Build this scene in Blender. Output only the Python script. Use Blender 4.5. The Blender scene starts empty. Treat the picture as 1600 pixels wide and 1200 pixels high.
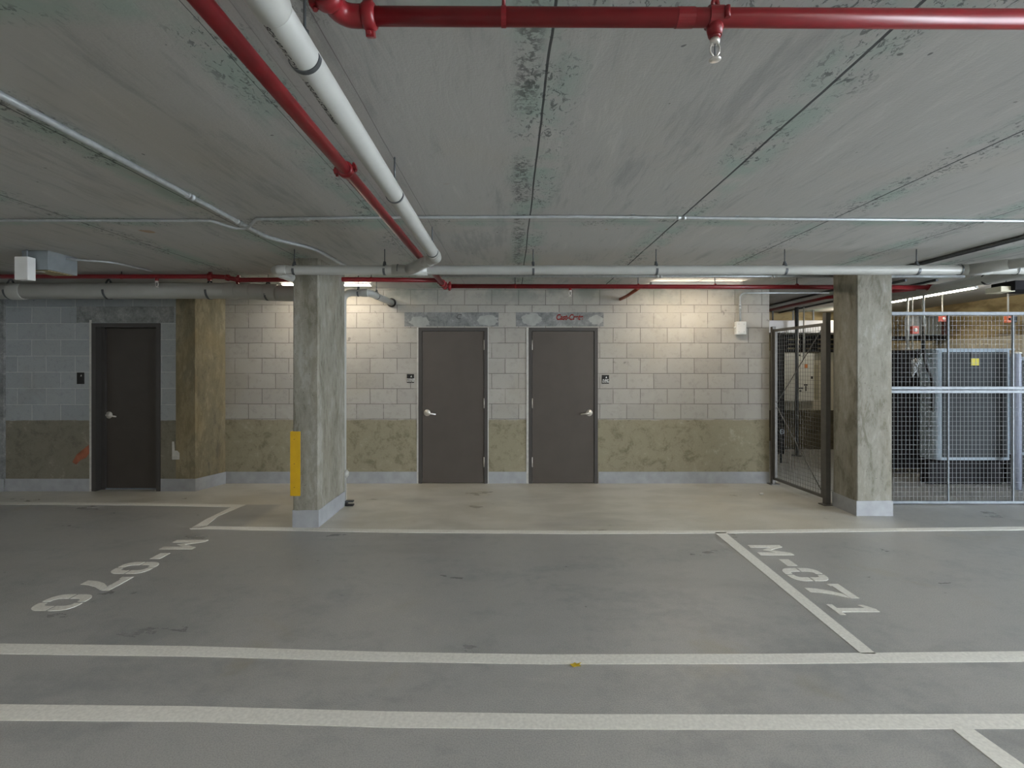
import bpy, bmesh, math, random
from mathutils import Vector, Matrix, Euler
random.seed(7)
SC = bpy.context.scene
COL = SC.collection
PI = math.pi
H = 1.667          # eye height
F = 800.0          # focal length in px of the 1600 px wide frame
CX, HY = 800.0, 575.0
CEIL = 2.815

def wx(px, Y): return (px - CX) / F * Y
def wz(py, Y): return H + (HY - py) / F * Y
def P(px, py, Y): return Vector((wx(px, Y), Y, wz(py, Y)))
def FL(px, py):                     # point on the floor
    Y = H * F / (py - HY)
    return Vector((wx(px, Y), Y, 0))

# ------------------------------------------------------------------ materials
MATS = {}
def newmat(name):
    m = bpy.data.materials.new(name); m.use_nodes = True
    nt = m.node_tree
    b = nt.nodes['Principled BSDF']
    return m, nt, b
def lin(c):
    return tuple(((v/255)/12.92 if v/255 <= .04045 else (((v/255)+.055)/1.055)**2.4) for v in c) + (1,)
def simple(name, rgb, rough=.5, metal=0, noise=.06, nscale=30, emit=None, spec=.5, bump=0):
    if name in MATS: return MATS[name]
    m, nt, b = newmat(name)
    c = lin(rgb)
    if noise:
        tc = nt.nodes.new('ShaderNodeTexCoord')
        n = nt.nodes.new('ShaderNodeTexNoise'); n.inputs['Scale'].default_value = nscale; n.inputs['Detail'].default_value = 4
        nt.links.new(tc.outputs['Object'], n.inputs['Vector'])
        r = nt.nodes.new('ShaderNodeValToRGB')
        r.color_ramp.elements[0].position = .3; r.color_ramp.elements[1].position = .7
        r.color_ramp.elements[0].color = tuple(v*(1-2*noise) for v in c[:3])+(1,)
        r.color_ramp.elements[1].color = tuple(min(1, v*(1+2*noise)) for v in c[:3])+(1,)
        nt.links.new(n.outputs['Fac'], r.inputs['Fac'])
        nt.links.new(r.outputs['Color'], b.inputs['Base Color'])
        if bump:
            bp = nt.nodes.new('ShaderNodeBump'); bp.inputs['Strength'].default_value = bump; bp.inputs['Distance'].default_value = .004
            nt.links.new(n.outputs['Fac'], bp.inputs['Height']); nt.links.new(bp.outputs['Normal'], b.inputs['Normal'])
    else:
        b.inputs['Base Color'].default_value = c
    b.inputs['Roughness'].default_value = rough
    b.inputs['Metallic'].default_value = metal
    b.inputs['Specular IOR Level'].default_value = spec
    if emit:
        b.inputs['Emission Color'].default_value = emit[0] + (1,)
        b.inputs['Emission Strength'].default_value = emit[1]
    MATS[name] = m
    return m

class NB:
    """small node builder"""
    def __init__(s, name):
        s.m, s.nt, s.b = newmat(name); s.L = s.nt.links
        s.tc = s.nt.nodes.new('ShaderNodeTexCoord')
        s.co = s.tc.outputs['Object']
        sp = s.nt.nodes.new('ShaderNodeSeparateXYZ'); s.L.new(s.co, sp.inputs[0])
        s.x, s.y, s.z = sp.outputs
    def _in(s, sock, v):
        if v is None: return
        if hasattr(v, 'links') or isinstance(v, bpy.types.NodeSocket): s.L.new(v, sock)
        else: sock.default_value = v
    def math(s, op, a, b=None, c=None, clamp=False):
        n = s.nt.nodes.new('ShaderNodeMath'); n.operation = op; n.use_clamp = clamp
        s._in(n.inputs[0], a)
        if b is not None: s._in(n.inputs[1], b)
        if c is not None: s._in(n.inputs[2], c)
        return n.outputs[0]
    def comb(s, x, y, z):
        n = s.nt.nodes.new('ShaderNodeCombineXYZ')
        for i, v in enumerate((x, y, z)): s._in(n.inputs[i], v)
        return n.outputs[0]
    def scale(s, sx, sy, sz):
        n = s.nt.nodes.new('ShaderNodeMapping'); s.L.new(s.co, n.inputs['Vector'])
        n.inputs['Scale'].default_value = (sx, sy, sz); return n.outputs[0]
    def noise(s, sc, det=4, rough=.55, vec=None, dist=0):
        n = s.nt.nodes.new('ShaderNodeTexNoise'); s.L.new(vec or s.co, n.inputs['Vector'])
        n.inputs['Scale'].default_value = sc; n.inputs['Detail'].default_value = det
        n.inputs['Roughness'].default_value = rough; n.inputs['Distortion'].default_value = dist
        return n.outputs['Fac']
    def smooth(s, v, a, b, lo=0., hi=1.):
        n = s.nt.nodes.new('ShaderNodeMapRange'); n.interpolation_type = 'SMOOTHSTEP'
        s._in(n.inputs['Value'], v)
        n.inputs['From Min'].default_value = a; n.inputs['From Max'].default_value = b
        n.inputs['To Min'].default_value = lo; n.inputs['To Max'].default_value = hi
        return n.outputs['Result']
    def mix(s, f, a, b, mode='MIX'):
        n = s.nt.nodes.new('ShaderNodeMix'); n.data_type = 'RGBA'; n.blend_type = mode
        s._in(n.inputs[0], f); s._in(n.inputs[6], a); s._in(n.inputs[7], b)
        return n.outputs[2]
    def bump(s, h, strength=.3, dist=.01):
        n = s.nt.nodes.new('ShaderNodeBump'); n.inputs['Strength'].default_value = strength; n.inputs['Distance'].default_value = dist
        s.L.new(h, n.inputs['Height']); s.L.new(n.outputs['Normal'], s.b.inputs['Normal'])
    def brick(s, vec, w, h, mortar, c1, c2, cm, smooth=.3):
        n = s.nt.nodes.new('ShaderNodeTexBrick'); s.L.new(vec, n.inputs['Vector'])
        n.offset = .5; n.offset_frequency = 2; n.squash = 1
        n.inputs['Scale'].default_value = 1; n.inputs['Brick Width'].default_value = w; n.inputs['Row Height'].default_value = h
        n.inputs['Mortar Size'].default_value = mortar; n.inputs['Mortar Smooth'].default_value = smooth
        n.inputs['Color1'].default_value = c1; n.inputs['Color2'].default_value = c2; n.inputs['Mortar'].default_value = cm
        return n.outputs['Color'], n.outputs['Fac']
    def band(s, v, c, w, soft):      # 1 inside |v-c|<w, fading over soft
        d = s.math('ABSOLUTE', s.math('SUBTRACT', v, c))
        return s.smooth(d, w, w + soft, 1., 0.)
    def mx(s, *a):
        o = a[0]
        for q in a[1:]: o = s.math('MAXIMUM', o, q)
        return o
    def mul(s, *a):
        o = a[0]
        for q in a[1:]: o = s.math('MULTIPLY', o, q)
        return o

def concrete(name, dark, mid, light, scale=1.0, rough=.85, stain=None, stainamt=.5, bump=.25, vertical=True):
    k = NB(name)
    v = k.scale(1, 1, .35) if vertical else k.co
    n1 = k.noise(2.2*scale, 5, .6, v, .6)
    n2 = k.noise(9*scale, 6, .65, v, .8)
    n3 = k.noise(60*scale, 3, .6)
    t = k.math('ADD', k.mul(n1, .45), k.math('ADD', k.mul(n2, .35), k.mul(k.noise(30*scale, 5, .7, v, .5), .2)))
    c = k.mix(k.smooth(t, .40, .5), lin(dark), lin(mid))
    c = k.mix(k.smooth(t, .5, .60), c, lin(light))
    if stain:
        n4 = k.noise(1.1*scale, 4, .6, v, 1.0)
        c = k.mix(k.mul(k.smooth(n4, .42, .62), stainamt), c, lin(stain))
    c = k.mix(k.mul(k.smooth(n3, .55, .75), .25), c, lin(tuple(v*.72 for v in mid)))
    pits = k.smooth(k.noise(38*scale, 2, .5), .70, .74)
    c = k.mix(k.mul(pits, .55), c, lin(tuple(v*.5 for v in dark)))
    k.L.new(c, k.b.inputs['Base Color'])
    k.b.inputs['Roughness'].default_value = rough
    k.bump(k.math('ADD', n2, k.mul(n3, .4)), bump, .006)
    return k.m

# ------------------------------------------------------------------ mesh helpers
def BM(): return bmesh.new()
def box(bm, x0, x1, y0, y1, z0, z1, M=None):
    if x0 > x1: x0, x1 = x1, x0
    if y0 > y1: y0, y1 = y1, y0
    if z0 > z1: z0, z1 = z1, z0
    co = [(x0,y0,z0),(x1,y0,z0),(x1,y1,z0),(x0,y1,z0),(x0,y0,z1),(x1,y0,z1),(x1,y1,z1),(x0,y1,z1)]
    v = [bm.verts.new(M @ Vector(c) if M else c) for c in co]
    for f in ((0,3,2,1),(4,5,6,7),(0,1,5,4),(1,2,6,5),(2,3,7,6),(3,0,4,7)):
        bm.faces.new([v[i] for i in f])
def bbox_bevel(x0, x1, y0, y1, z0, z1, bev, seg=2):
    bm = BM(); box(bm, x0, x1, y0, y1, z0, z1)
    bmesh.ops.bevel(bm, geom=bm.edges[:], offset=bev, segments=seg, affect='EDGES', profile=.5)
    return bm
def prism(bm, poly, axis_fn, h0, h1):
    """poly: list of (u,v); axis_fn(u,v,h)->point"""
    a = [bm.verts.new(axis_fn(u, v, h0)) for u, v in poly]
    b = [bm.verts.new(axis_fn(u, v, h1)) for u, v in poly]
    n = len(poly)
    bm.faces.new(a[::-1]); bm.faces.new(b)
    for i in range(n):
        j = (i+1) % n
        bm.faces.new((a[i], a[j], b[j], b[i]))
def fillet(pts, R, n=6):
    pts = [Vector(p) for p in pts]
    if R <= 0 or len(pts) < 3: return pts
    out = [pts[0]]
    for i in range(1, len(pts)-1):
        p, a, b = pts[i], pts[i-1], pts[i+1]
        d1 = (a-p); d2 = (b-p); l1, l2 = d1.length, d2.length
        d1.normalize(); d2.normalize()
        ang = d1.angle(d2)
        if ang > PI - .02: out.append(p); continue
        t = min(R / math.tan(ang/2), l1*.48, l2*.48)
        p1, p2 = p + d1*t, p + d2*t
        for k in range(n+1):
            s = k/n
            out.append((1-s)**2*p1 + 2*s*(1-s)*p + s*s*p2)
    out.append(pts[-1])
    return out
def tube(bm, pts, r, seg=16, R=0, cap=True, n=6):
    pts = fillet(pts, R, n)
    rs = r if isinstance(r, (list, tuple)) else [r]*len(pts)
    T = []
    for i in range(len(pts)):
        if i == 0: t = pts[1]-pts[0]
        elif i == len(pts)-1: t = pts[-1]-pts[-2]
        else: t = (pts[i+1]-pts[i]).normalized() + (pts[i]-pts[i-1]).normalized()
        T.append(t.normalized())
    up = Vector((0,0,1)) if abs(T[0].z) < .9 else Vector((1,0,0))
    nrm = (up - T[0]*up.dot(T[0])).normalized()
    rings = []
    for i, p in enumerate(pts):
        if i: 
            q = T[i-1].rotation_difference(T[i]); nrm = (q @ nrm); nrm = (nrm - T[i]*nrm.dot(T[i])).normalized()
        bn = T[i].cross(nrm)
        rings.append([bm.verts.new(p + (nrm*math.cos(a) + bn*math.sin(a))*rs[i]) for a in (2*PI*k/seg for k in range(seg))])
    for a, b in zip(rings, rings[1:]):
        for k in range(seg):
            f = bm.faces.new((a[k], a[(k+1)%seg], b[(k+1)%seg], b[k])); f.smooth = seg > 6
    if cap:
        bm.faces.new(rings[0][::-1]); bm.faces.new(rings[-1])
def lathe(bm, prof, base, axis, seg=20):
    """prof: list of (dist along axis, radius)"""
    axis = Vector(axis).normalized(); base = Vector(base)
    up = Vector((0,0,1)) if abs(axis.z) < .9 else Vector((1,0,0))
    n = (up - axis*up.dot(axis)).normalized(); b = axis.cross(n)
    rings = []
    for d, r in prof:
        r = max(r, 1e-4)
        rings.append([bm.verts.new(base + axis*d + (n*math.cos(a)+b*math.sin(a))*r) for a in (2*PI*k/seg for k in range(seg))])
    for p, q in zip(rings, rings[1:]):
        for k in range(seg):
            f = bm.faces.new((p[k], p[(k+1)%seg], q[(k+1)%seg], q[k])); f.smooth = True
    bm.faces.new(rings[0][::-1]); bm.faces.new(rings[-1])
def ring(bm, c, axis, r0, r1, w, seg=28, a0=0, a1=2*PI, ref=None):
    """flat band (part of a hollow cylinder) around axis"""
    axis = Vector(axis).normalized(); c = Vector(c)
    up = Vector(ref) if ref else (Vector((0,0,1)) if abs(axis.z) < .9 else Vector((1,0,0)))
    n = (up - axis*up.dot(axis)).normalized(); b = axis.cross(n)
    full = abs(a1-a0) > 2*PI-.01
    N = seg if full else seg+1
    rows = []
    for k in range(N):
        a = a0 + (a1-a0)*k/seg
        d = n*math.cos(a)+b*math.sin(a)
        rows.append([bm.verts.new(c + d*rr + axis*ww) for rr, ww in ((r0,-w/2),(r1,-w/2),(r1,w/2),(r0,w/2))])
    for k in range(seg):
        p, q = rows[k], rows[(k+1) % N]
        for i in range(4):
            bm.faces.new((p[i], q[i], q[(i+1)%4], p[(i+1)%4]))
    if not full:
        bm.faces.new(rows[0]); bm.faces.new(rows[-1][::-1])
def wall_holes(bm, x0, x1, y0, y1, z0, z1, holes):
    xs = sorted({x0, x1, *[h[0] for h in holes], *[h[1] for h in holes]})
    for a, b in zip(xs, xs[1:]):
        mid = (a+b)/2
        hh = [h for h in holes if h[0] < mid < h[1]]
        if not hh: box(bm, a, b, y0, y1, z0, z1)
        else:
            h = hh[0]
            if h[2] > z0 + 1e-4: box(bm, a, b, y0, y1, z0, h[2])
            if h[3] < z1 - 1e-4: box(bm, a, b, y0, y1, h[3], z1)
def textmesh(txt, size, shear=0, bold=0, space=1.0):
    cu = bpy.data.curves.new('lettering', 'FONT'); cu.body = txt; cu.size = size; cu.shear = shear; cu.offset = bold; cu.space_character = space
    cu.align_x = 'CENTER'; cu.align_y = 'CENTER'
    o = bpy.data.objects.new('lettering', cu); COL.objects.link(o)
    bpy.context.view_layer.update()
    me = bpy.data.meshes.new_from_object(o.evaluated_get(bpy.context.evaluated_depsgraph_get()))
    bpy.data.objects.remove(o); bpy.data.curves.remove(cu)
    return me
def text_bm(txt, size, fn, shear=0, bold=0, thick=.001, space=1.0):
    me = textmesh(txt, size, shear, bold, space)
    bm = BM(); bm.from_mesh(me); bpy.data.meshes.remove(me)
    r = bmesh.ops.extrude_face_region(bm, geom=bm.faces[:])
    nv = [g for g in r['geom'] if isinstance(g, bmesh.types.BMVert)]
    for v in nv: v.co.z += thick
    for v in bm.verts: v.co = fn(v.co.x, v.co.y, v.co.z)
    return bm

def wloc(o):
    v = Vector((0,0,0))
    while o: v += o.location; o = o.parent
    return v
def obj(name, bm, mat, parent=None, label=None):
    bmesh.ops.recalc_face_normals(bm, faces=bm.faces[:])
    me = bpy.data.meshes.new(name)
    if parent:
        off = wloc(parent)
        for v in bm.verts: v.co -= off
    bm.to_mesh(me); bm.free()
    o = bpy.data.objects.new(name, me); COL.objects.link(o)
    if mat: me.materials.append(mat)
    if parent: o.parent = parent
    if label: o['label'] = label
    return o
def thing(name, label, cat, loc=(0,0,0), group=None):
    o = bpy.data.objects.new(name, None); COL.objects.link(o); o.empty_display_size = .1
    o.location = loc; o['label'] = label; o['category'] = cat
    if group: o['group'] = group
    return o
def tag(o, label, cat, group=None):
    o['label'] = label; o['category'] = cat
    if group: o['group'] = group
    return o
def struct(name, bm, mat, label=None, cat=None):
    o = obj(name, bm, mat); o['kind'] = 'structure'
    if label: o['label'] = label; o['category'] = cat or name.split('_')[0]
    return o
def structE(name, loc, label, cat):
    o = thing(name, label, cat, loc); o['kind'] = 'structure'; return o

# ------------------------------------------------------------------ material library
def block_wall(name, z_top, z_half, xphase, tints, band_top, bandcols, w=.3905, h=.2198, green=True):
    """concrete block courses down from z_top; bare olive concrete below band_top"""
    k = NB(name)
    zz = k.math('SUBTRACT', k.z, z_top)
    if z_half is not None:
        up = k.math('GREATER_THAN', k.z, z_half)
        zz = k.math('ADD', zz, k.mul(up, h/2))
    vx = k.math('SUBTRACT', k.x, xphase)
    jx = k.mul(k.math('SUBTRACT', k.noise(3, 2), .5), .012)
    vec = k.comb(k.math('ADD', vx, jx), k.math('ADD', zz, k.mul(k.math('SUBTRACT', k.noise(2.5, 2), .5), .008)), 0.)
    col, fac = k.brick(vec, w, h, .0045, lin(tints[0]), lin(tints[1]), lin(tints[2]), .25)
    n1 = k.noise(1.3, 5, .6, None, .5); n2 = k.noise(14, 6, .7); n3 = k.noise(120, 2, .6)
    col = k.mix(k.mul(k.smooth(n1, .48, .68), .45), col, lin(tints[3]))
    col = k.mix(k.mul(k.smooth(n2, .5, .68), .3), col, lin(tuple(v*.8 for v in tints[0])))
    col = k.mix(k.mul(k.smooth(n3, .55, .7), .22), col, lin(tuple(v*.7 for v in tints[0])))
    # smeared mortar patches hide some joints
    smear = k.smooth(k.noise(1.7, 4, .6, k.scale(1, 1, 1.6), .8), .55, .64)
    col = k.mix(k.mul(smear, .5), col, lin(tints[1]))
    spots = k.smooth(k.noise(5.5, 3, .6), .70, .76)
    col = k.mix(k.mul(spots, .5), col, lin(tuple(v*.55 for v in tints[0])))
    if green:
        g = k.mul(k.smooth(k.z, CEIL-.28, CEIL-.03), k.smooth(k.noise(1.6, 4, .6), .42, .6))
        col = k.mix(k.mul(g, .6), col, lin((104, 118, 112)))
    # lower bare concrete
    edge = k.math('ADD', k.z, k.mul(k.math('SUBTRACT', k.noise(6, 3), .5), .03))
    low = k.smooth(edge, band_top-.004, band_top+.004, 1., 0.)
    b1 = k.noise(3.2, 6, .65, None, 1.2); b2 = k.noise(11, 6, .7, None, .5)
    bt = k.math('ADD', k.mul(b1, .45), k.math('ADD', k.mul(b2, .35), k.mul(k.noise(45, 4, .7), .2)))
    bc = k.mix(k.smooth(bt, .38, .52), lin(bandcols[0]), lin(bandcols[1]))
    bc = k.mix(k.smooth(bt, .54, .66), bc, lin(bandcols[2]))
    col = k.mix(low, col, bc)
    k.L.new(col, k.b.inputs['Base Color'])
    k.b.inputs['Roughness'].default_value = .88
    hgt = k.math('ADD', k.mul(k.math('SUBTRACT', 1., k.mul(fac, k.math('SUBTRACT', 1., low))), 1.), k.mul(k.math('ADD', n2, n3), .18))
    k.bump(hgt, .5, .008)
    return k.m

def ceiling_mat():
    k = NB('ceiling_concrete')
    vs = k.scale(1.6, .35, 1)
    n1 = k.noise(1.6, 6, .6, vs, .8); n2 = k.noise(7, 6, .65, vs, .6); n3 = k.noise(90, 2, .5); n0 = k.noise(.8, 4, .6)
    t = k.math('ADD', k.mul(n1, .55), k.mul(n2, .45))
    st = k.noise(4.5, 6, .7, k.scale(3.2, .3, 1), .4)
    t = k.math('ADD', k.mul(t, .6), k.mul(st, .4))
    c = k.mix(k.smooth(t, .38, .5), lin((156,157,154)), lin((175,175,171)))
    c = k.mix(k.smooth(t, .53, .68), c, lin((188,188,183)))
    c = k.mix(k.mul(k.smooth(n0, .48, .68), .22), c, lin((182,174,158)))
    wob = k.mul(k.math('SUBTRACT', k.noise(1.5, 3), .5), .02)
    xx = k.math('ADD', k.x, wob)
    # form-panel joints 1.17 m apart across, 2.44 m apart along
    lines, near = [], []
    for i, (xj, w) in enumerate(((-3.39,.003),(-2.22,.002),(-1.04,.0),(.135,.0035),(1.29,.0055),(2.47,.0045),(3.66,.003),(4.83,.003),(6.0,.003))):
        lines.append(k.mul(k.band(xx, xj, w, .003), k.smooth(k.noise(1.1, 3, .6, k.scale(.2, 1, 1)), .26, .38)))
        near.append(k.band(xx, xj, .05, .16))
    for yj in (-3.27, -.83, 1.58, 4.02, 6.46):
        lines.append(k.mul(k.band(k.y, yj, .0012, .003), .45))
        near.append(k.band(k.y, yj, .04, .13))
    line = k.mx(*lines); nr = k.mx(*near)
    g = k.mul(nr, k.smooth(k.noise(2.2, 4, .6), .4, .6))
    c = k.mix(k.mul(g, .6), c, lin((146,170,159)))
    crumb = k.mul(nr, k.smooth(k.noise(24, 5, .7, k.scale(1.4, .8, 1), 1.0), .54, .60), k.smooth(k.noise(1.4, 3), .40, .52))
    c = k.mix(k.mul(crumb, .75), c, lin((72,80,78)))
    # thick crumbled seam beside the centre joint
    seam = k.mul(k.band(xx, .06, .02, .05), k.smooth(k.noise(30, 5, .7), .46, .56), k.smooth(k.noise(2.0, 2), .4, .5))
    c = k.mix(k.mul(seam, .75), c, lin((84,88,85)))
    rust = k.mul(k.smooth(k.noise(3.1, 2, .5), .735, .77), .6)
    c = k.mix(rust, c, lin((160,118,60)))
    pit = k.smooth(k.noise(20, 1, .4), .80, .82)
    c = k.mix(k.mul(pit, .7), c, lin((60,60,60)))
    thin = k.mx(k.band(xx, -.65, .001, .002), k.mul(k.band(xx, -.885, .001, .002), .6))
    c = k.mix(k.mul(thin, .55), c, lin((78,66,70)))
    c = k.mix(k.mul(line, .9), c, lin((38,42,44)))
    k.L.new(c, k.b.inputs['Base Color'])
    k.b.inputs['Roughness'].default_value = .8
    hgt = k.math('SUBTRACT', k.math('ADD', n2, k.mul(n3, .3)), k.mx(line, k.mul(crumb, .6)))
    k.bump(hgt, .3, .008)
    return k.m

def floor_mat():
    k = NB('sealed_concrete_floor')
    n0 = k.noise(.55, 5, .6, None, .4); n1 = k.noise(2.2, 6, .6, k.scale(.7, 1.3, 1), .15); n2 = k.noise(11, 6, .7); n3 = k.noise(140, 2, .6)
    t = k.math('ADD', k.mul(n0, .4), k.math('ADD', k.mul(n1, .35), k.mul(n2, .25)))
    # bay side: worn drive coating; wall side: paler broom finish
    c = k.mix(k.smooth(t, .38, .52), lin((147,150,149)), lin((168,169,166)))
    c = k.mix(k.smooth(t, .52, .66), c, lin((180,180,174)))
    tan = k.mul(k.mx(k.mul(k.smooth(k.y, 5.22, 5.27), k.smooth(k.x, -2.9, -2.75)), k.smooth(k.y, 6.22, 6.27)), k.smooth(k.x, 4.4, 3.4))
    ct = k.mix(k.smooth(n1, .38, .62), lin((200,197,183)), lin((220,217,205)))
    ct = k.mix(k.mul(k.smooth(n0, .5, .65), .4), ct, lin((206,195,170)))
    c = k.mix(k.mul(tan, .85), c, ct)
    c = k.mix(k.mul(k.smooth(k.noise(1.1, 4, .6, None, .6), .6, .72), .35), c, lin((158,149,118)))
    c = k.mix(k.mul(k.smooth(k.noise(.9, 4, .55, k.scale(.6, 1.6, 1), .2), .52, .75), .4), c, lin((128,128,126)))
    vo = k.nt.nodes.new('ShaderNodeTexVoronoi'); k.L.new(k.co, vo.inputs['Vector']); vo.inputs['Scale'].default_value = 2.6
    sx = k.nt.nodes.new('ShaderNodeSeparateColor'); k.L.new(vo.outputs['Color'], sx.inputs[0])
    sp = k.mul(.7, k.smooth(k.math('ADD', vo.outputs['Distance'], k.mul(k.noise(40, 2), .03)), .034, .040, 1., 0.), k.math('LESS_THAN', sx.outputs[0], .35))
    c = k.mix(k.mul(sp, .8), c, lin((56,54,50)))
    sc = k.mul(k.smooth(k.noise(7, 6, .75, k.scale(.6, 2.0, 1), .2), .60, .74), k.smooth(k.noise(.8, 3), .5, .62))
    c = k.mix(k.mul(sc, .10), c, lin((96,96,95)))
    grain = k.smooth(n3, .42, .62)
    c = k.mix(k.mul(grain, .42), c, lin((130,130,130)))
    k.L.new(c, k.b.inputs['Base Color'])
    r = k.math('ADD', k.mul(n1, .22), k.smooth(k.y, 3.2, 2.2, .20, .26))
    k.L.new(r, k.b.inputs['Roughness'])
    k.b.inputs['Specular IOR Level'].default_value = .5
    k.bump(k.math('ADD', k.mul(n3, 1.0), k.mul(n2, .5)), .4, .005)
    return k.m

M_FLOOR = floor_mat(); M_CEIL = ceiling_mat()
SY = 108.1   # px per metre on the back wall
Z489 = H + (575-488.5)/SY; BAND = H - (656-575)/SY
M_BLOCK = block_wall('grey_block_wall', Z489, Z489, wx(979.2, 7.4) + .3905/2*0, ((161,158,151),(171,168,160),(104,101,95),(160,155,142)), BAND,
                     ((114,108,87),(142,136,114),(166,160,141)))
M_BLOCKL = block_wall('dark_block_wall', H + (575-480)/115.4, None, wx(95, 6.93), ((146,152,154),(158,163,164),(186,188,187),(150,151,146)), H-(657-575)/115.4,
                     ((100,97,84),(118,114,100),(140,136,122)))
M_COLUMN = concrete('column_concrete', (106,103,90), (132,130,119), (152,150,141), 1.4, .8, (128,118,94), .22)
M_PILASTER = concrete('pilaster_concrete', (98,93,78), (122,115,94), (146,138,114), 1.3, .85, (134,118,82), .4)
M_LINTEL = concrete('lintel_concrete', (104,107,107), (126,129,128), (150,152,150), 3, .8, None, 0, .2, False)
M_TAN = concrete('tan_concrete', (126,114,84), (158,146,112), (182,170,136), .7, .85, (140,120,70), .4)
M_CREAM = simple('cream_wall_paint', (196,192,176), .7, 0, .05, 6)
M_BASE = simple('grey_base_paint', (154,157,160), .6, 0, .05, 9, bump=.2)
M_PAINT = simple('white_line_paint', (222,222,215), .6, 0, .05, 60, bump=.3)
M_PVC = simple('white_plastic_pipe', (170,172,167), .35, 0, .02, 8)
M_RED = simple('red_pipe_paint', (126,26,33), .34, 0, .06, 12)
M_GALV = simple('galvanised_steel', (128,136,142), .55, .15, .08, 25)
M_GALVP = simple('zinc_conduit', (176,182,184), .35, .35, .05, 25)
M_DARKST = simple('dark_hanger_steel', (92,97,100), .5, .6, .1, 25)
M_DOOR = simple('brown_door_paint', (79,73,68), .38, 0, .03, 4)
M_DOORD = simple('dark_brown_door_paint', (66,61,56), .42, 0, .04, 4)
M_FRAME = simple('dark_frame_paint', (66,64,62), .4, 0, .03, 6)
M_CHROME = simple('satin_chrome', (226,224,218), .28, .65, 0)
M_YELLOW = simple('yellow_guard_paint', (196,156,18), .5, 0, .04, 10)
M_BLACK = simple('black_rubber', (22,22,22), .6, 0, .1, 20)
M_INK = simple('black_print', (40,40,42), .7, 0, 0)
M_WHITE = simple('white_enamel', (214,216,214), .4, 0, .02, 10)
M_GATE = simple('grey_gate_paint', (92,90,86), .45, .3, .05, 15)
M_WIRE = simple('bright_wire', (128,132,134), .6, .2, .04, 30)
M_WIRED = simple('dull_wire', (96,96,92), .5, .5, .04, 30)
M_LENS = simple('lamp_lens', (255,250,235), .5, 0, 0, emit=((1.0,.87,.70), 32.0))
M_LENS_ADDED = simple('added_lamp_lens', (245,250,255), .5, 0, 0, emit=((1.0,.94,.875), 76.0))  # emission of the added lamps behind the viewer
M_CAULK = simple('pale_caulk', (190,190,184), .7, 0, .06, 20)
M_REDINK = simple('red_ink', (140,48,44), .8, 0, .1, 40)

# ------------------------------------------------------------------ setting
bm = BM(); box(bm, -9.2, 11, -5.2, 11.0, -.2, 0); floor = struct('floor', bm, M_FLOOR, 'grey sealed concrete garage floor with white parking lines', 'floor')
bm = BM(); box(bm, -9.2, 11, -5.2, 11.0, CEIL, CEIL+.25); ceiling = struct('ceiling', bm, M_CEIL, 'bare grey concrete slab ceiling with form joints', 'ceiling')

YB, YL = 7.4, 6.93
dA = (wx(654, YB), wx(762, YB)); dB = (wx(826, YB), wx(934, YB)); dtop = wz(512, YB)
dL = (wx(144, YL), wx(251, YL)); dLtop = wz(505, YL)
XE = wx(1202, YB)      # end of the back wall
bm = BM(); wall_holes(bm, wx(340, YB), XE, YB, YB+.2, 0, CEIL, [(dA[0], dA[1], 0, dtop), (dB[0], dB[1], 0, dtop)])
for q in (dA, dB): box(bm, q[0], q[1], YB+.165, YB+.2, 0, dtop)
wall_back = struct('wall_back', bm, M_BLOCK, 'pale grey concrete block wall behind the two brown doors', 'wall')
XP = wx(275, YL); XC = wx(305, YL)
bm = BM(); wall_holes(bm, -9.2, XP, YL, YL+.25, 0, CEIL, [(dL[0], dL[1], 0, dLtop)])
box(bm, dL[0], dL[1], YL+.2, YL+.25, 0, dLtop)
wall_left = struct('wall_left', bm, M_BLOCKL, 'dim grey block wall around the recessed dark door', 'wall')
# pilaster with the skewed return to the back wall
bm = BM()
prism(bm, [(XP, YL-.004), (XC, YL-.004), (wx(354, 7.42), 7.42), (XP, 7.42)], lambda u, v, h: Vector((u, v, h)), 0, CEIL)
struct('wall_pilaster', bm, M_PILASTER, 'olive concrete pilaster between the recessed dark door and the block wall', 'pilaster')
bm = BM(); box(bm, wx(-60, YL), wx(9, YL), YL-.03, YL, 0, CEIL)
struct('trim_1', bm, M_LINTEL, 'narrow concrete pilaster at the left end of the dim block wall', 'pilaster')
bm = BM(); box(bm, -9.4, -9.2, -5.2, YL, 0, CEIL); struct('wall_side', bm, M_BLOCKL, 'block wall on the far left of the garage', 'wall')
bm = BM(); box(bm, -9.2, 11, -5.2, -5.0, 0, CEIL); struct('wall_front', bm, M_BLOCK, 'unseen block wall behind the viewer, closed to shape the light', 'wall')  # rear side closed fully so faces turned to the viewer get darker
# plant room behind the mesh
YF, XR = 10.5, 7.95
def plant_wall(name, axis):
    k = NB(name)
    n1 = k.noise(2.2, 5, .6, k.scale(.5, .5, 1.4)); n2 = k.noise(9, 5, .7)
    t = k.mix(k.smooth(n1, .38, .6), lin((120,106,74)), lin((170,156,118)))
    t = k.mix(k.mul(k.smooth(n2, .55, .7), .4), t, lin((110,100,74)))
    cr = k.mix(k.mul(k.smooth(n2, .5, .7), .3), lin((190,186,168)), lin((168,162,142)))
    o = k.mix(k.smooth(n1, .4, .6), lin((74,70,56)), lin((100,94,76)))
    c = k.mix(k.math('GREATER_THAN', k.z, 2.18 if axis == 'x' else 2.02), cr, t)
    c = k.mix(k.math('LESS_THAN', k.z, .80), c, o)
    k.L.new(c, k.b.inputs['Base Color']); k.b.inputs['Roughness'].default_value = .85
    k.bump(n2, .2, .006)
    return k.m
bm = BM(); box(bm, 1.8, XR, YF, YF+.2, 0, CEIL); struct('wall_plant_back', bm, plant_wall('plant_back_wall', 'y'), 'far wall of the plant room beyond the mesh gate', 'wall')
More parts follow.
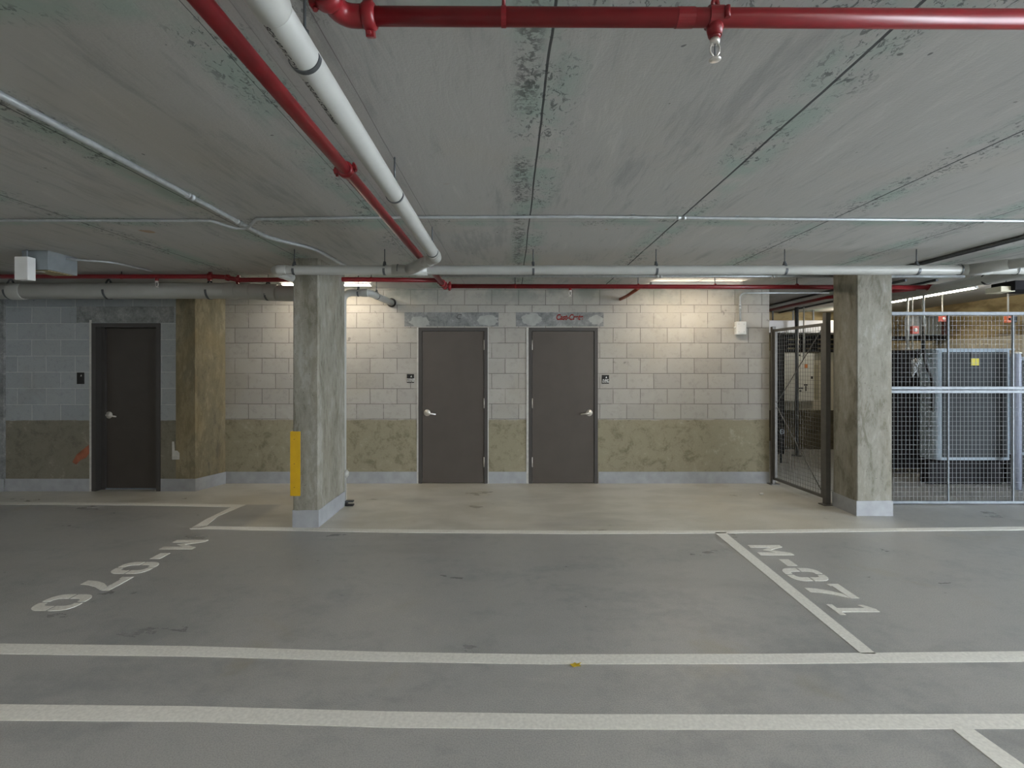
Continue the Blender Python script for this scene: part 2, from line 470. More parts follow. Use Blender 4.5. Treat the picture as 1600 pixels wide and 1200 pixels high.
bm = BM(); box(bm, XR, XR+.2, 6.2, YF+.2, 0, CEIL); struct('wall_right', bm, plant_wall('plant_right_wall', 'x'), 'tan and cream side wall of the plant room', 'wall')
bm = BM(); box(bm, 1.6, 1.8, YB+.2, YF+.2, 0, CEIL); struct('wall_plant_left', bm, M_TAN, 'inner side wall of the plant room', 'wall')

bm = BM(); box(bm, 10.8, 11, 3.6, 6.6, 0, CEIL); box(bm, XR, 11, 6.4, 6.6, 0, CEIL); struct('wall_daylight_block', bm, M_TAN, 'unseen concrete wall added beyond the mesh fence to block daylight', 'wall')  # added out of view to keep daylight off the plant room
# painted base strips
BT = .168
def base(name, quads, label):
    bm = BM()
    for q in quads: prism(bm, q, lambda u, v, h: Vector((u, v, h)), 0, BT)
    return struct(name, bm, M_BASE, label, 'baseboard')
t = .008
base('baseboard_back', [[(a, YB-t), (b, YB-t), (b, YB), (a, YB)] for a, b in ((wx(354, 7.42)+.005, dA[0]-.01), (dA[1]+.01, dB[0]-.02), (dB[1]+.01, XE))], 'grey painted base strip along the back wall')
base('baseboard_left', [[(a, YL-t), (b, YL-t), (b, YL), (a, YL)] for a, b in ((wx(9, YL), dL[0]-.03), (dL[1]+.005, XP))] +
     [[(-9.2, YL-.03-t), (wx(9, YL), YL-.03-t), (wx(9, YL), YL-.03), (-9.2, YL-.03)]], 'grey painted base strip along the dim left wall')
dv = Vector((wx(354, 7.42)-XC, 7.42-YL, 0)).normalized(); nv = Vector((dv.y, -dv.x, 0))*t
base('baseboard_pilaster', [[(XP, YL-.004-t), (XC+t, YL-.004-t), (XC, YL-.004), (XP, YL-.004)],
     [(XC, YL-.004-t*.5), (XC+nv.x, YL-.004-t*.5), (wx(354, 7.42)+nv.x, 7.40+nv.y), (wx(354, 7.42), 7.40)]], 'grey painted base strip around the olive pilaster')

# lintels, stuck patches and lettering
def lintel(px0, px1, py0, py1, Y, patches, par):
    s = F/Y
    bm = BM(); box(bm, wx(px0, Y), wx(px1, Y), Y-.004, Y+.02, wz(py1, Y), wz(py0, Y))
    lo = obj('lintel', bm, M_LINTEL, par)
    for (cx, cy, rx, ry) in patches:
        bm = BM(); N = 26; pl = []
        for i in range(N):
            a = 2*PI*i/N; q = 1 + random.uniform(-.22, .12)
            pl.append((cx + rx*q*math.cos(a), cy + ry*min(q, 1.02)*math.sin(a)))
        prism(bm, pl, lambda u, v, h: Vector((wx(u, Y), Y-.004-h, wz(v, Y))), 0, .003)
        obj('mortar_patch', bm, simple('patch_mortar', (158,160,156), .8, 0, .06, 12), lo)
    return lo
l1 = lintel(632, 779, 488, 510, YB, ((656, 503, 17, 9), (762, 501, 17, 9)), wall_back)
l2 = lintel(806, 943, 488, 510, YB, ((831, 499, 16, 10), (932, 500, 12, 8)), wall_back)
lintel(120, 272, 479, 504, YL, (), wall_left)
tb = text_bm('Cast-Crete', .115, lambda u, v, w: Vector((wx(889.5, YB)+u*.74, YB-.0045-w, wz(496, YB)+v)), .25, .004, .001)
obj('lettering', tb, M_REDINK, l2)
tb = text_bm('C', .10, lambda u, v, w: Vector((wx(716, YB)+u, YB-.0045-w, wz(495, YB)+v)), .3, .001, .001)
obj('lettering', tb, simple('faded_ink', (84,86,86), .8, 0, .1, 40), l1)
# orange mark and pale patch on the left wall, caulk beside the openings
def blob(name, pts, Y, mat, par, th=.002):
    bm = BM(); prism(bm, pts, lambda u, v, h: Vector((wx(u, Y), Y-h, wz(v, Y))), -.001, th); return obj(name, bm, mat, par)
blob('orange_paint_mark', [(113,722),(120,710),(130,702),(139,695),(139.5,708),(135,715),(126,719),(119,726)], YL, simple('orange_mark', (146,88,62), .8, 0, .14, 9), wall_left, .001)
blob('pale_patch', [(269,690),(272,690),(273,704),(277,704),(280.5,708),(280.5,718),(269,718),(269,706)], YL-.004, M_CAULK, wall_left, .002)
for px0, px1, py0, Y, w in ((140.5, 144, 500, YL, wall_left), (651.5, 654, 512, YB, wall_back), (822.5, 826, 512, YB, wall_back), (762, 763.5, 512, YB, wall_back)):
    bm = BM(); box(bm, wx(px0, Y), wx(px1, Y), Y-.009, Y, 0, wz(py0, Y)); obj('caulk_strip', bm, M_CAULK, w)

# ------------------------------------------------------------------ doors
def lever(par, X, Y, Z, side):
    bm = BM(); lathe(bm, [(0, .046), (.008, .048), (.014, .042), (.016, .022), (.05, .016)], (X, Y, Z), (0, -1, 0), 24)
    h = obj('handle', bm, M_CHROME, par, 'satin chrome lever handle')
    bm = BM(); tube(bm, [(X, Y-.045, Z), (X+side*.03, Y-.052, Z-.004), (X+side*.13, Y-.05, Z-.018)], [.013, .012, .010], 12)
    obj('lever', bm, M_CHROME, h)
    return h
def door(name, x0, x1, ztop, Y, recess, hinge_right, label, dm, frame_w, swing):
    e = structE(name, ((x0+x1)/2, Y, 0), label, 'door')
    fw = frame_w
    pr = .012
    bm = BM()
    for a, b, z0, z1 in ((x0, x0+fw, 0, ztop), (x1-fw, x1, 0, ztop), (x0+fw, x1-fw, ztop-fw, ztop)):
        box(bm, a, b, Y-pr, Y+.16, z0, z1)
    obj('frame', bm, M_FRAME, e)
    ly = Y + recess
    bm = bbox_bevel(x0+fw+.003, x1-fw-.003, ly, ly+.045, .008, ztop-fw-.003, .002, 1)
    leaf = obj('leaf', bm, dm, e)
    hx = (x1-fw-.075) if not hinge_right else (x0+fw+.075)
    lever(e, hx, ly, wz(645, 7.4), -1 if not hinge_right else 1)
    if swing:
        kx = x1-fw-.002 if hinge_right else x0+fw+.002
        for zc in (wz(539, YB), wz(630, YB), wz(722, YB)):
            bm = BM(); tube(bm, [(kx, ly-.008, zc-.072), (kx, ly-.008, zc+.072)], .0075, 10)
            obj('hinge', bm, M_CHROME, e)
    return e
d1 = door('door_1', *dL, dLtop, YL, .13, True, 'dark brown door set back in the dim left wall', M_DOORD, .055, False)
bm = BM(); box(bm, dL[0]+.055, dL[1]-.055, YL+.10, YL+.13, 0, .014); obj('threshold', bm, M_GALV, d1)
bm = BM(); box(bm, dL[0]+.055, dL[0]+.10, YL+.09, YL+.128, .0, dLtop-.055); obj('door_stop', bm, M_FRAME, d1)
door('door_2', *dA, dtop, YB, .0, True, 'brown door under the plain grey lintel, handle on its left', M_DOOR, .05, True)
door('door_3', *dB, dtop, YB, .0, False, 'brown door under the lintel with red lettering, handle on its right', M_DOOR, .05, True)

# wall signs
def sign(px0, px1, py0, py1, Y, l1, l2, label):
    cx = wx((px0+px1)/2, Y)
    w = abs(wx(px1, Y)-wx(px0, Y))/2; z0, z1 = wz(py1, Y), wz(py0, Y)
    e = thing('room_sign', label, 'sign', (cx, Y, z0), 'black room signs beside the doors')
    obj('plate', bbox_bevel(cx-w, cx+w, Y-.008, Y, z0, z1, .002, 1), M_BLACK, e)
    wm = M_WHITE
    hh = z1-z0
    if l1:
        for s_, zc, sz in ((l1, z0+hh*.40, .034 if len(l1) < 6 else .026), (l2, z0+hh*.18, .034)):
            obj('lettering', text_bm(s_, sz, lambda u, v, q, zc=zc: Vector((cx+u, Y-.0081-q, zc+v)), 0, .001), wm, e)
    bm = BM(); prism(bm, [(-.012,-.012),(.012,-.012),(.004,.016)], lambda u, v, h: Vector((cx+.01+u, Y-.008-h, z0+hh*.74+v)), 0, .001)
    obj('symbol', bm, wm, e)
sign(636, 647, 584.5, 598, YB, 'STORAGE', 'ROOM', 'small black sign left of the brown door with the plain lintel')
sign(940.5, 951.5, 586, 599.5, YB, 'PUMP', 'ROOM', 'small black sign right of the brown door with red lintel lettering')
sign(120.5, 132, 582, 600, YL, '', '', 'small black sign left of the recessed dark door')

# ------------------------------------------------------------------ columns
def column(x0, x1, y0, y1, label, btop):
    e = thing('concrete_column', label, 'column', ((x0+x1)/2, (y0+y1)/2, 0), 'concrete columns')
    bm = BM(); box(bm, x0, x1, y0, y1, 0, CEIL)
    ve = [ed for ed in bm.edges if abs((ed.verts[0].co-ed.verts[1].co).z) > 1]
    bmesh.ops.bevel(bm, geom=ve, offset=.012, segments=1, affect='EDGES')
    obj('shaft', bm, M_COLUMN, e)
    bm = BM(); g = .004
    # painted foot with a slightly ragged upper edge
    pts = []
    for (ax, ay), (bx, by) in (((x0-g, y0-g), (x1+g, y0-g)), ((x1+g, y0-g), (x1+g, y1+g)), ((x1+g, y1+g), (x0-g, y1+g)), ((x0-g, y1+g), (x0-g, y0-g))):
        n = 10
        for i in range(n):
            s_ = i/n; pts.append((ax+(bx-ax)*s_, ay+(by-ay)*s_))
    lo = [bm.verts.new((x, y, 0)) for x, y in pts]; hi = [bm.verts.new((x, y, btop+random.uniform(-.004, .004))) for x, y in pts]
    for i in range(len(pts)):
        j = (i+1) % len(pts); bm.faces.new((lo[i], lo[j], hi[j], hi[i]))
    bm.faces.new(hi); bm.faces.new(lo[::-1])
    obj('painted_base', bm, M_BASE, e, 'pale grey painted foot of the column')
    return e
CL = (-2.292, -2.024, 5.355, 6.2); CR = (3.885, 4.288, 5.77, 6.2)
column(*CL, 'slim concrete column with the yellow corner guard', .18)
column(*CR, 'concrete column between the mesh gate and the mesh fence', .168)
# yellow corner guard
Yg = CL[2]; gz0, gz1 = wz(774.5, Yg), wz(674, Yg)
e = thing('corner_guard', 'yellow steel corner guard on the slim concrete column', 'guard', (CL[0], Yg, gz0))
bm = BM()
gx0, gx1 = CL[0]-.022, CL[0]+.082
prism(bm, [(gx0, Yg-.014), (gx1, Yg-.014), (gx1, Yg-.005), (gx0+.010, Yg-.005), (gx0+.010, Yg+.10), (gx0, Yg+.10)], lambda u, v, h: Vector((u, v, h)), gz0, gz1)
obj('angle_plate', bm, M_YELLOW, e)
for zc in (gz0+.09, (gz0+gz1)/2, gz1-.08):
    bm = BM(); lathe(bm, [(0, .006), (.003, .005), (.004, .001)], (gx0+.043, Yg-.014, zc), (0, -1, 0), 10)
    obj('rivet', bm, simple('rivet_steel', (130,104,30), .5, .3, 0), e)

# ------------------------------------------------------------------ painted lines and bay numbers
def line(pts_a, pts_b):
    """strip between two edges given as floor points"""
    bm = BM(); n = len(pts_a)
    lo = [[bm.verts.new((p.x, p.y, 0.0)) for p in s] for s in (pts_a, pts_b)]
    hi = [[bm.verts.new((p.x, p.y, .0025)) for p in s] for s in (pts_a, pts_b)]
    for i in range(n-1):
        bm.faces.new((hi[0][i], hi[0][i+1], hi[1][i+1], hi[1][i]))
        bm.faces.new((lo[0][i], lo[1][i], lo[1][i+1], lo[0][i+1]))
        for s in (0, 1): bm.faces.new((lo[s][i], lo[s][i+1], hi[s][i+1], hi[s][i]))
    for i in (0, n-1): bm.faces.new((lo[0][i], lo[1][i], hi[1][i], hi[0][i]))
    return obj('painted_line', bm, M_PAINT, floor)
def ext(p, dx): return Vector((p.x+dx, p.y, 0))
def lateral(top, bot, l=1.5, r=1.5):
    A = [FL(*p) for p in top]; B = [FL(*p) for p in bot]
    if l: A.insert(0, ext(A[0], -l)); B.insert(0, ext(B[0], -l))
    if r: A.append(ext(A[-1], r)); B.append(ext(B[-1], r))
    return line(A, B)
# aisle line, near bay line, far bay line
lateral([(0,1101),(300,1104),(600,1112),(900,1116.5),(1200,1117),(1600,1116)], [(0,1126),(300,1128),(600,1137),(900,1140),(1200,1140.5),(1600,1139)])
lateral([(0,1006),(300,1010),(600,1019),(850,1023),(1200,1022),(1600,1018)], [(0,1022),(300,1026),(600,1034),(850,1038),(1200,1037.5),(1600,1034)])
lateral([(296,825.8),(320,822.2),(600,827.3),(900,829.6),(1120,829.2),(1370,826),(1600,823)], [(298,827),(320,826.8),(600,832.2),(900,834.4),(1120,833.5),(1370,830.5),(1600,828.2)], 0, 1.5)
lateral([(0,784.6),(200,786),(384,788.8)], [(0,788.4),(200,789.5),(362,792.4)], 3, 0)
line([FL(384,788.8), FL(340,807), FL(321,823.2)], [FL(362,792.2), FL(322,811.5), FL(297,826.2)])
line([FL(1116.5,832), FL(1346,1022)], [FL(1133,832), FL(1369,1022)])
a, b = FL(1488,1139), FL(1520,1139)
line([a, FL(1560,1196), a+(FL(1560,1196)-a)*1.6], [b, FL(1601,1196), b+(FL(1601,1196)-b)*1.6])

# stencil glyphs, u along the word, v up
def arc(cx, cy, rx, ry, a0, a1, n=6):
    return [(cx+rx*math.cos(math.radians(a0+(a1-a0)*i/n)), cy+ry*math.sin(math.radians(a0+(a1-a0)*i/n))) for i in range(n+1)]
def g_M(): return [[(0,0),(.25,0),(.25,.60),(.5,.28),(.75,.60),(.75,0),(1,0),(1,1),(.80,1),(.5,.52),(.20,1),(0,1)]]
def g_dash(): return [[(0,.36),(1,.36),(1,.64),(0,.64)]]
def g_0():      # four stencil quarters with narrow bridges between them
    q = [(.455,0)] + arc(.34,.28,.34,.28,270,180) + [(0,.475),(.27,.475)] + arc(.42,.32,.15,.14,180,270) + [(.455,.18)]
    return [[((1-u) if fx else u, (1-v) if fy else v) for u, v in q] for fx in (0,1) for fy in (0,1)]
def g_7(): return [[(0,.78),(.0,1),(1,1),(1,.80),(.96,.78)], [(.98,.765),(.72,.765),(.50,.55),(.34,.28),(.28,0),(.58,0),(.62,.22),(.74,.46)], [(0,.78),(.16,.78),(.16,.72),(0,.70)]]
def g_1(): return [[(.0,0),(1,0),(1,.13),(.72,.13),(.72,1),(.46,1),(.06,.84),(.06,.72),(.36,.78),(.36,.13),(0,.13)]]
def bay_number(seq, label):
    bm = BM()
    for polys, (Y0, Y1), (XA, XB) in seq:
        for pl in polys:
            prism(bm, pl, lambda u, v, h: Vector((XA+(XB-XA)*v, Y0+(Y1-Y0)*u, h)), 0, .0025)
    return obj('bay_number', bm, M_PAINT, floor, label)
def xl(Y): return -3.245 + (Y-4.83)*(-.105)/(3.64-4.83)   # the left number drifts a little
seq = []
for gl, y0, y1 in ((g_M(),844,858.4),(g_dash(),864.6,873.4),(g_0(),878.4,896.4),(g_7(),901.6,922.6),(g_0(),929,954.4)):
    Y0, Y1 = H*F/(y0-HY), H*F/(y1-HY); xa = xl((Y0+Y1)/2)
    seq.append((gl, (Y0, Y1), (xa, xa+.305)))
bay_number(seq, 'white stencilled M-070')
seq = []
for gl, y0, y1 in ((g_M(),852,867.5),(g_dash(),874,884),(g_0(),888,908),(g_7(),912.7,935),(g_1(),944.7,961)):
    Y0, Y1 = H*F/(y0-HY), H*F/(y1-HY)
    seq.append((gl, (Y0, Y1), (2.215, 2.513)))
bay_number(seq, 'white stencilled M-071')

# ------------------------------------------------------------------ pipe helpers
def clevis(par, c, axis, r, ceil=CEIL, mat=None, w=.022, rod_r=.005, name='hanger'):
    """strap under a pipe, yoke above it and a rod up to the slab"""
    mat = mat or M_DARKST
    c = Vector(c); axis = Vector(axis).normalized()
    side = axis.cross(Vector((0,0,1))).normalized()
    bm = BM()
    ro = r + .004
    ring(bm, c, axis, r+.0005, ro, w, 20, PI/2, 3*PI/2, (0,0,1))
    for s in (-1, 1):
        a = c + side*s*(r+.0022); b = c + side*s*.012 + Vector((0,0,r*1.45))
        for p, q in ((a, b),):
            d = (q-p)
            v = [bm.verts.new(pp + axis*ww + side*tt) for pp in (p, q) for ww in (-w/2, w/2) for tt in (-.0018, .0018)]
            for f in ((0,1,3,2),(4,6,7,5),(0,2,6,4),(1,5,7,3),(0,4,5,1),(2,3,7,6)): bm.faces.new([v[i] for i in f])
    top = c + Vector((0,0,r*1.45))
    Mx = Matrix.Translation(top)
    lathe(bm, [(-.012, .012), (.0, .014), (.016, .013), (.018, .006)], top, (0,0,1), 8)
    h = obj(name, bm, mat, par)
    bm = BM(); tube(bm, [top+Vector((0,0,.01)), (top.x, top.y, ceil+.002)], rod_r, 8)
    obj('hanger_rod', bm, mat, h)
    return h
def sleeve(par, c, axis, r, L, mat, name='coupling', lip=.004):
    bm = BM(); c = Vector(c); axis = Vector(axis).normalized()
    lathe(bm, [(-L/2, r*.98), (-L/2, r+lip), (-L/2+.004, r+lip+.001), (L/2-.004, r+lip+.001), (L/2, r+lip), (L/2, r*.98)], c, axis, 28)
    return obj(name, bm, mat, par)
def grooved(par, c, axis, r, mat, lugdir=None, L=.05, name='coupling'):
    """split pipe coupling with two bolted ears"""
    c = Vector(c); axis = Vector(axis).normalized()
    bm = BM()
    lathe(bm, [(-L/2, r*.97), (-L/2, r*1.16), (-L/2+.01, r*1.42), (L/2-.01, r*1.42), (L/2, r*1.16), (L/2, r*.97)], c, axis, 24)
    lug = Vector(lugdir) if lugdir else axis.cross(Vector((0,0,1)))
    lug = (lug - axis*lug.dot(axis)).normalized(); oth = axis.cross(lug)
    R3 = Matrix((lug, oth, axis)).transposed().to_4x4()
    for s in (-1, 1):
        M = Matrix.Translation(c) @ R3
        box(bm, s*r*1.2, s*(r*1.2+r*.75), -r*.42, r*.42, -L*.30, L*.30, M)
    o = obj(name, bm, mat, par)
    for s in (-1, 1):
        p = c + lug*s*(r*1.62)
        bm = BM()
        lathe(bm, [(-r*.85, .004), (-r*.85, r*.2), (-r*.6, r*.24), (-r*.6, r*.14), (r*.55, r*.14), (r*.55, r*.26), (r*.78, r*.26), (r*.78, .004)], p, oth, 10)
        obj('bolt', bm, mat, o)
    return o
def sprinkler(par, c, s=1.0):
    """pendent head below point c (bottom of the pipe)"""
    c = Vector(c)
    bm = BM(); lathe(bm, [(0, .017*s), (-.028*s, .017*s), (-.028*s, .013*s)], c, (0,0,1), 14)
    h = obj('sprinkler_head', bm, M_RED, par, 'red sprinkler outlet with a chrome head')
    bm = BM()
    lathe(bm, [(-.028*s, .013*s), (-.036*s, .016*s), (-.044*s, .015*s), (-.046*s, .009*s)], c, (0,0,1), 12)
    for q in (-1, 1):
        tube(bm, [c+Vector((q*.010*s,0,-.045*s)), c+Vector((q*.015*s,0,-.058*s)), c+Vector((q*.014*s,0,-.072*s)), c+Vector((q*.004*s,0,-.088*s))], .0028*s, 8, .004)
    lathe(bm, [(-.086*s, .005*s), (-.092*s, .006*s), (-.094*s, .018*s), (-.097*s, .019*s), (-.097*s, .004*s)], c, (0,0,1), 16)
    obj('frame', bm, M_CHROME, h)
    bm = BM(); tube(bm, [c+Vector((0,0,-.046*s)), c+Vector((0,0,-.087*s))], .002*s, 8); obj('bulb', bm, M_DARKST, h)
    return h

# ------------------------------------------------------------------ red sprinkler pipes
ZT = H + 1.03
# near pipe across the top of the picture
Yn = 1.5
r = .0262
e = thing('sprinkler_pipe', 'bright red sprinkler pipe nearest the camera, running right from an elbow', 'pipe', (1.0, Yn, ZT), 'red sprinkler pipes')
def zc_n(x): return wz(25.5 + (x+.45)/1.95*4.5, Yn)
bm = BM(); tube(bm, [(-.47, Yn, zc_n(-.47)), (1.9, Yn, zc_n(1.9))], r, 28)
obj('pipe', bm, M_RED, e)
grooved(e, (wx(577, Yn), Yn, zc_n(-.42)), (1,0,0), r*1.05, M_RED, (0,.35,-.94), .040)
bm = BM(); tube(bm, [(-.40, Yn, zc_n(-.4)), (-.50, Yn, zc_n(-.5)), (-.515, Yn-.09, zc_n(-.5)+.012)], r*1.2, 24, .06)
obj('elbow', bm, M_RED, e)
grooved(e, (wx(531, Yn)-.01, Yn-.065, zc_n(-.5)+.008), (-.15,-1,.12), r*1.08, M_RED, (-1,0,-.3), .040)
bm = BM(); tube(bm, [(-.515, Yn-.07, zc_n(-.5)+.010), (-.525, Yn-1.6, zc_n(-.5)+.03)], r, 24); obj('branch_pipe', bm, M_RED, e)
xs = wx(1117, Yn)
bm = BM(); ring(bm, (xs, Yn, zc_n(xs)), (1,0,0), r*.98, r*1.22, .042, 24); lathe(bm, [(0, .024), (.02, .024), (.042, .019)], (xs, Yn, zc_n(xs)-.012), (0,0,-1), 16)
tee = obj('outlet_tee', bm, M_RED, e)
bm = BM(); tube(bm, [(xs-.008, Yn, zc_n(xs)+r*.9), (xs-.008, Yn-.006, zc_n(xs)+r*1.75), (xs+.004, Yn-.006, zc_n(xs)+r*1.75), (xs+.012, Yn, zc_n(xs)+r*.9)], .006, 10, .008)
tube(bm, [(xs+.024, Yn-.032, zc_n(xs)+.012), (xs+.024, Yn-.032, zc_n(xs)-.02)], .008, 8)
obj('strap_bolt', bm, M_RED, tee)
sprinkler(e, (xs, Yn, zc_n(xs)-.034), .92)
bm = BM(); ring(bm, (wx(1070, Yn), Yn, zc_n(.5)), (1,0,0), r*.99, r*1.06, .05, 24); obj('pipe_joint', bm, M_RED, e)
xh = wx(787, Yn)
bm = BM(); ring(bm, (xh, Yn, zc_n(xh)), (1,0,0), r*.99, r*1.08, .014, 24); h = obj('hanger', bm, M_RED, e)
bm = BM(); tube(bm, [(xh, Yn, zc_n(xh)+r), (xh, Yn, CEIL+.002)], .0055, 8); obj('hanger_rod', bm, M_RED, h)

# receding pipe
XR0, XR1 = -.872, -.845
def rx(Y): return XR0 + (XR1-XR0)*(Y-1.4)/5.0
rr = .030
def zr(Y): return ZT + (.02 if Y < 3 else .02)
e = thing('sprinkler_pipe', 'dark red sprinkler pipe running away from the camera beside the white pipe', 'pipe', (rx(3), 3, ZT), 'red sprinkler pipes')
bm = BM(); tube(bm, [(rx(-2), -2, ZT), (rx(6.44), 6.44, ZT)], rr, 28); obj('pipe', bm, M_RED, e)
grooved(e, (rx(2.66), 2.66, ZT), (0,1,0), rr, M_RED, (1,0,.25), .048)
grooved(e, (rx(6.20), 6.20, ZT), (0,1,0), rr, M_RED, (1,0,-.2), .05)
bm = BM(); lathe(bm, [(-.05, rr), (-.05, rr*1.3), (.045, rr*1.3), (.06, rr*.9), (.062, .005)], (rx(6.44), 6.44, ZT), (0,1,0), 20); obj('end_tee', bm, M_RED, e)

# rear pipe to the right of the junction
Yq = 6.44; rq = .0285
e = thing('sprinkler_pipe', 'red sprinkler pipe along the back wall above the two brown doors', 'pipe', (1.5, Yq, ZT), 'red sprinkler pipes')
bm = BM(); tube(bm, [(rx(6.44)+.03, Yq, ZT), (wx(1455, Yq), Yq, wz(449, Yq))], rq, 24); obj('pipe', bm, M_RED, e)
grooved(e, (rx(6.44)+.06, Yq, ZT), (1,0,0), rq, M_RED, (0,.3,1), .046)
sprinkler(e, (wx(891, Yq), Yq, ZT-.02), 1.1)
bm = BM(); lathe(bm, [(-.05, rq), (-.05, rq*1.35), (.05, rq*1.35), (.055, .004)], (wx(1455, Yq), Yq, wz(449, Yq)), (1,0,0), 20); obj('end_cap', bm, M_RED, e)
xb = wx(997, Yq)
bm = BM(); tube(bm, [(xb, Yq, ZT-.03), (xb, 7.05, ZT-.035), (xb-.02, YB+.02, ZT-.035)], .022, 16, .05); obj('branch_pipe', bm, simple('rusty_red_paint', (140,60,30), .5, 0, .12, 14), e)
for px in (805, 997, 1117, 1245):
    bm = BM(); ring(bm, (wx(px, Yq), Yq, ZT), (1,0,0), rq*.99, rq*1.1, .02, 20); h = obj('hanger', bm, M_RED, e)
    bm = BM(); tube(bm, [(wx(px, Yq), Yq, ZT+rq), (wx(px, Yq), Yq, CEIL+.002)], .006, 8); obj('hanger_rod', bm, M_DARKST, h)

# rear pipe to the left of the junction
Yk = 6.1; rk = .027
e = thing('sprinkler_pipe', 'maroon sprinkler pipe on the left running above the wide white pipe', 'pipe', (-3.5, Yk, wz(435, Yk)), 'red sprinkler pipes')
bm = BM(); tube(bm, [(-9.1, Yk, wz(432, Yk)), P(330, 432, Yk), P(352, 433, Yk), P(372, 437.5, Yk), P(540, 436.5, Yk), (rx(Yk)-.02, Yk, wz(438, Yk))], rk, 24, .05)
obj('pipe', bm, M_RED, e)
grooved(e, P(328, 432, Yk), (1,0,0), rk, M_RED, (0,.2,1), .06)
grooved(e, P(372, 437, Yk), (1,0,0), rk, M_RED, (0,.2,1), .05)
grooved(e, P(356, 434, Yk), (1,0,-.2), rk, M_RED, (0,1,.2), .05)
sprinkler(e, P(245, 434.5, Yk), 1.15)
for px in (190, 580):
    pz = wz(432 if px < 300 else 436.5, Yk)
    bm = BM(); ring(bm, (wx(px, Yk), Yk, pz), (1,0,0), rk*.99, rk*1.12, .02, 20); h = obj('hanger', bm, M_RED, e)
    bm = BM(); tube(bm, [(wx(px, Yk), Yk, pz+rk), (wx(px, Yk), Yk, CEIL+.002)], .006, 8); obj('hanger_rod', bm, M_DARKST, h)
# small red pipe beyond the right column
e = thing('sprinkler_pipe', 'short red sprinkler pipe running back into the plant room', 'pipe', (4.3, 8, 2.72), 'red sprinkler pipes')
bm = BM(); tube(bm, [(wx(1436, Yq), Yq+.06, wz(450, Yq)), (4.62, 7.5, 2.70), (4.6, YF, 2.70)], .024, 18, .1); obj('pipe', bm, M_RED, e)

# ------------------------------------------------------------------ white pipes
Yw, Zw, rw = 4.95, wz(422, 4.95), .0455
# receding white pipe, wye and the long cross pipe
def wxr(Y): return -.630 + (Y-1.309)*(-.020)/3.1
e = thing('drain_pipe', 'white plastic pipe running away from the camera beside the dark red pipe', 'pipe', (wxr(3), 3, Zw), 'white plastic drain pipes')
bm = BM(); tube(bm, [(wxr(-2), -2, Zw), (wxr(4.40), 4.40, Zw), P(640, 420, 4.90)], rw, 32, .09, True, 8); obj('pipe', bm, M_PVC, e)
Lw = (P(640, 420, 4.90) - Vector((wxr(4.4), 4.4, Zw))).normalized()
for Yh in (1.56, 2.79, 4.16):
    clevis(e, (wxr(Yh), Yh, Zw), (0,1,0), rw, w=.018, mat=M_DARKST)
sleeve(e, (wxr(4.27), 4.27, Zw), (0,1,0), rw, .10, M_PVC)
sleeve(e, Vector((wxr(4.40), 4.40, Zw)) + Lw*.17, Lw, rw, .10, M_PVC)
sleeve(e, (wxr(1.28), 1.28, Zw), (0,1,0), rw, .14, M_PVC)
# printing along its lower left side
def wrap(Yc, ang0):
    def fn(u, v, q):
        Y = Yc + u; a = ang0 + v/rw; rad = rw + .0002 + q
        return Vector((wxr(Y) + math.cos(a)*rad, Y, Zw + math.sin(a)*rad))
    return fn
for txt, y0, y1 in (('SCH 40 PVC-DWV', 25, 95), ('NSF-PW ASTM D2665', 112, 178)):
    Ya, Yb = .94*F/(HY-y0), .94*F/(HY-y1)
    me_w = .55*len(txt)*.022
    tb = text_bm(txt, .022*(Yb-Ya)/me_w*1.05, wrap((Ya+Yb)/2, math.radians(240)), 0, .0005, .0004)
    obj('printing', tb, M_INK, e)

e = thing('drain_pipe', 'long white plastic pipe crossing in front of both concrete columns', 'pipe', (1, Yw, Zw), 'white plastic drain pipes')
xl0 = wx(426.5, Yw)
bm = BM()
tube(bm, [(xl0, 6.25, Zw), (xl0, Yw, Zw), (wx(1400, Yw), Yw, Zw), (wx(1760, Yw), Yw, Zw+.012)], rw, 32, .085, True, 8)
obj('pipe', bm, M_PVC, e)
sleeve(e, (wx(441, Yw), Yw, Zw), (1,0,0), rw, .09, M_PVC)
sleeve(e, (xl0, Yw+.16, Zw), (0,1,0), rw, .09, M_PVC)
bm = BM(); tube(bm, [(wx(613, Yw), Yw, Zw), (wx(668, Yw), Yw, Zw)], rw+.006, 28)
tube(bm, [P(640, 421, 4.92), Vector((wxr(4.4), 4.4, Zw)) + Lw*.22], rw+.006, 28)
obj('wye', bm, M_PVC, e)
a = Vector((wx(1512, Yw), Yw, Zw+.004)); b = Vector((4.84, 4.25, Zw+.006))
bm = BM(); tube(bm, [(wx(1500, Yw), Yw, Zw+.003), (wx(1546, Yw), Yw, Zw+.006)], rw+.006, 28)
tube(bm, [a, a+(b-a)*.36], rw+.006, 28); obj('wye', bm, M_PVC, e)
bm = BM(); tube(bm, [a, b], rw, 28); obj('branch_pipe', bm, M_PVC, e)
clevis(e, a+(b-a)*.62, (b-a), rw, w=.02)
for px in (460, 601, 833, 1025, 1226, 1432):
    clevis(e, (wx(px, Yw), Yw, Zw), (1,0,0), rw, w=.022)
for px in (622, 1499, 1586):
    bm = BM(); ring(bm, (wx(px, Yw), Yw, Zw+.004), (1,0,0), rw+.004, rw+.0075, .008, 28); obj('clamp_ring', bm, M_DARKST, e)

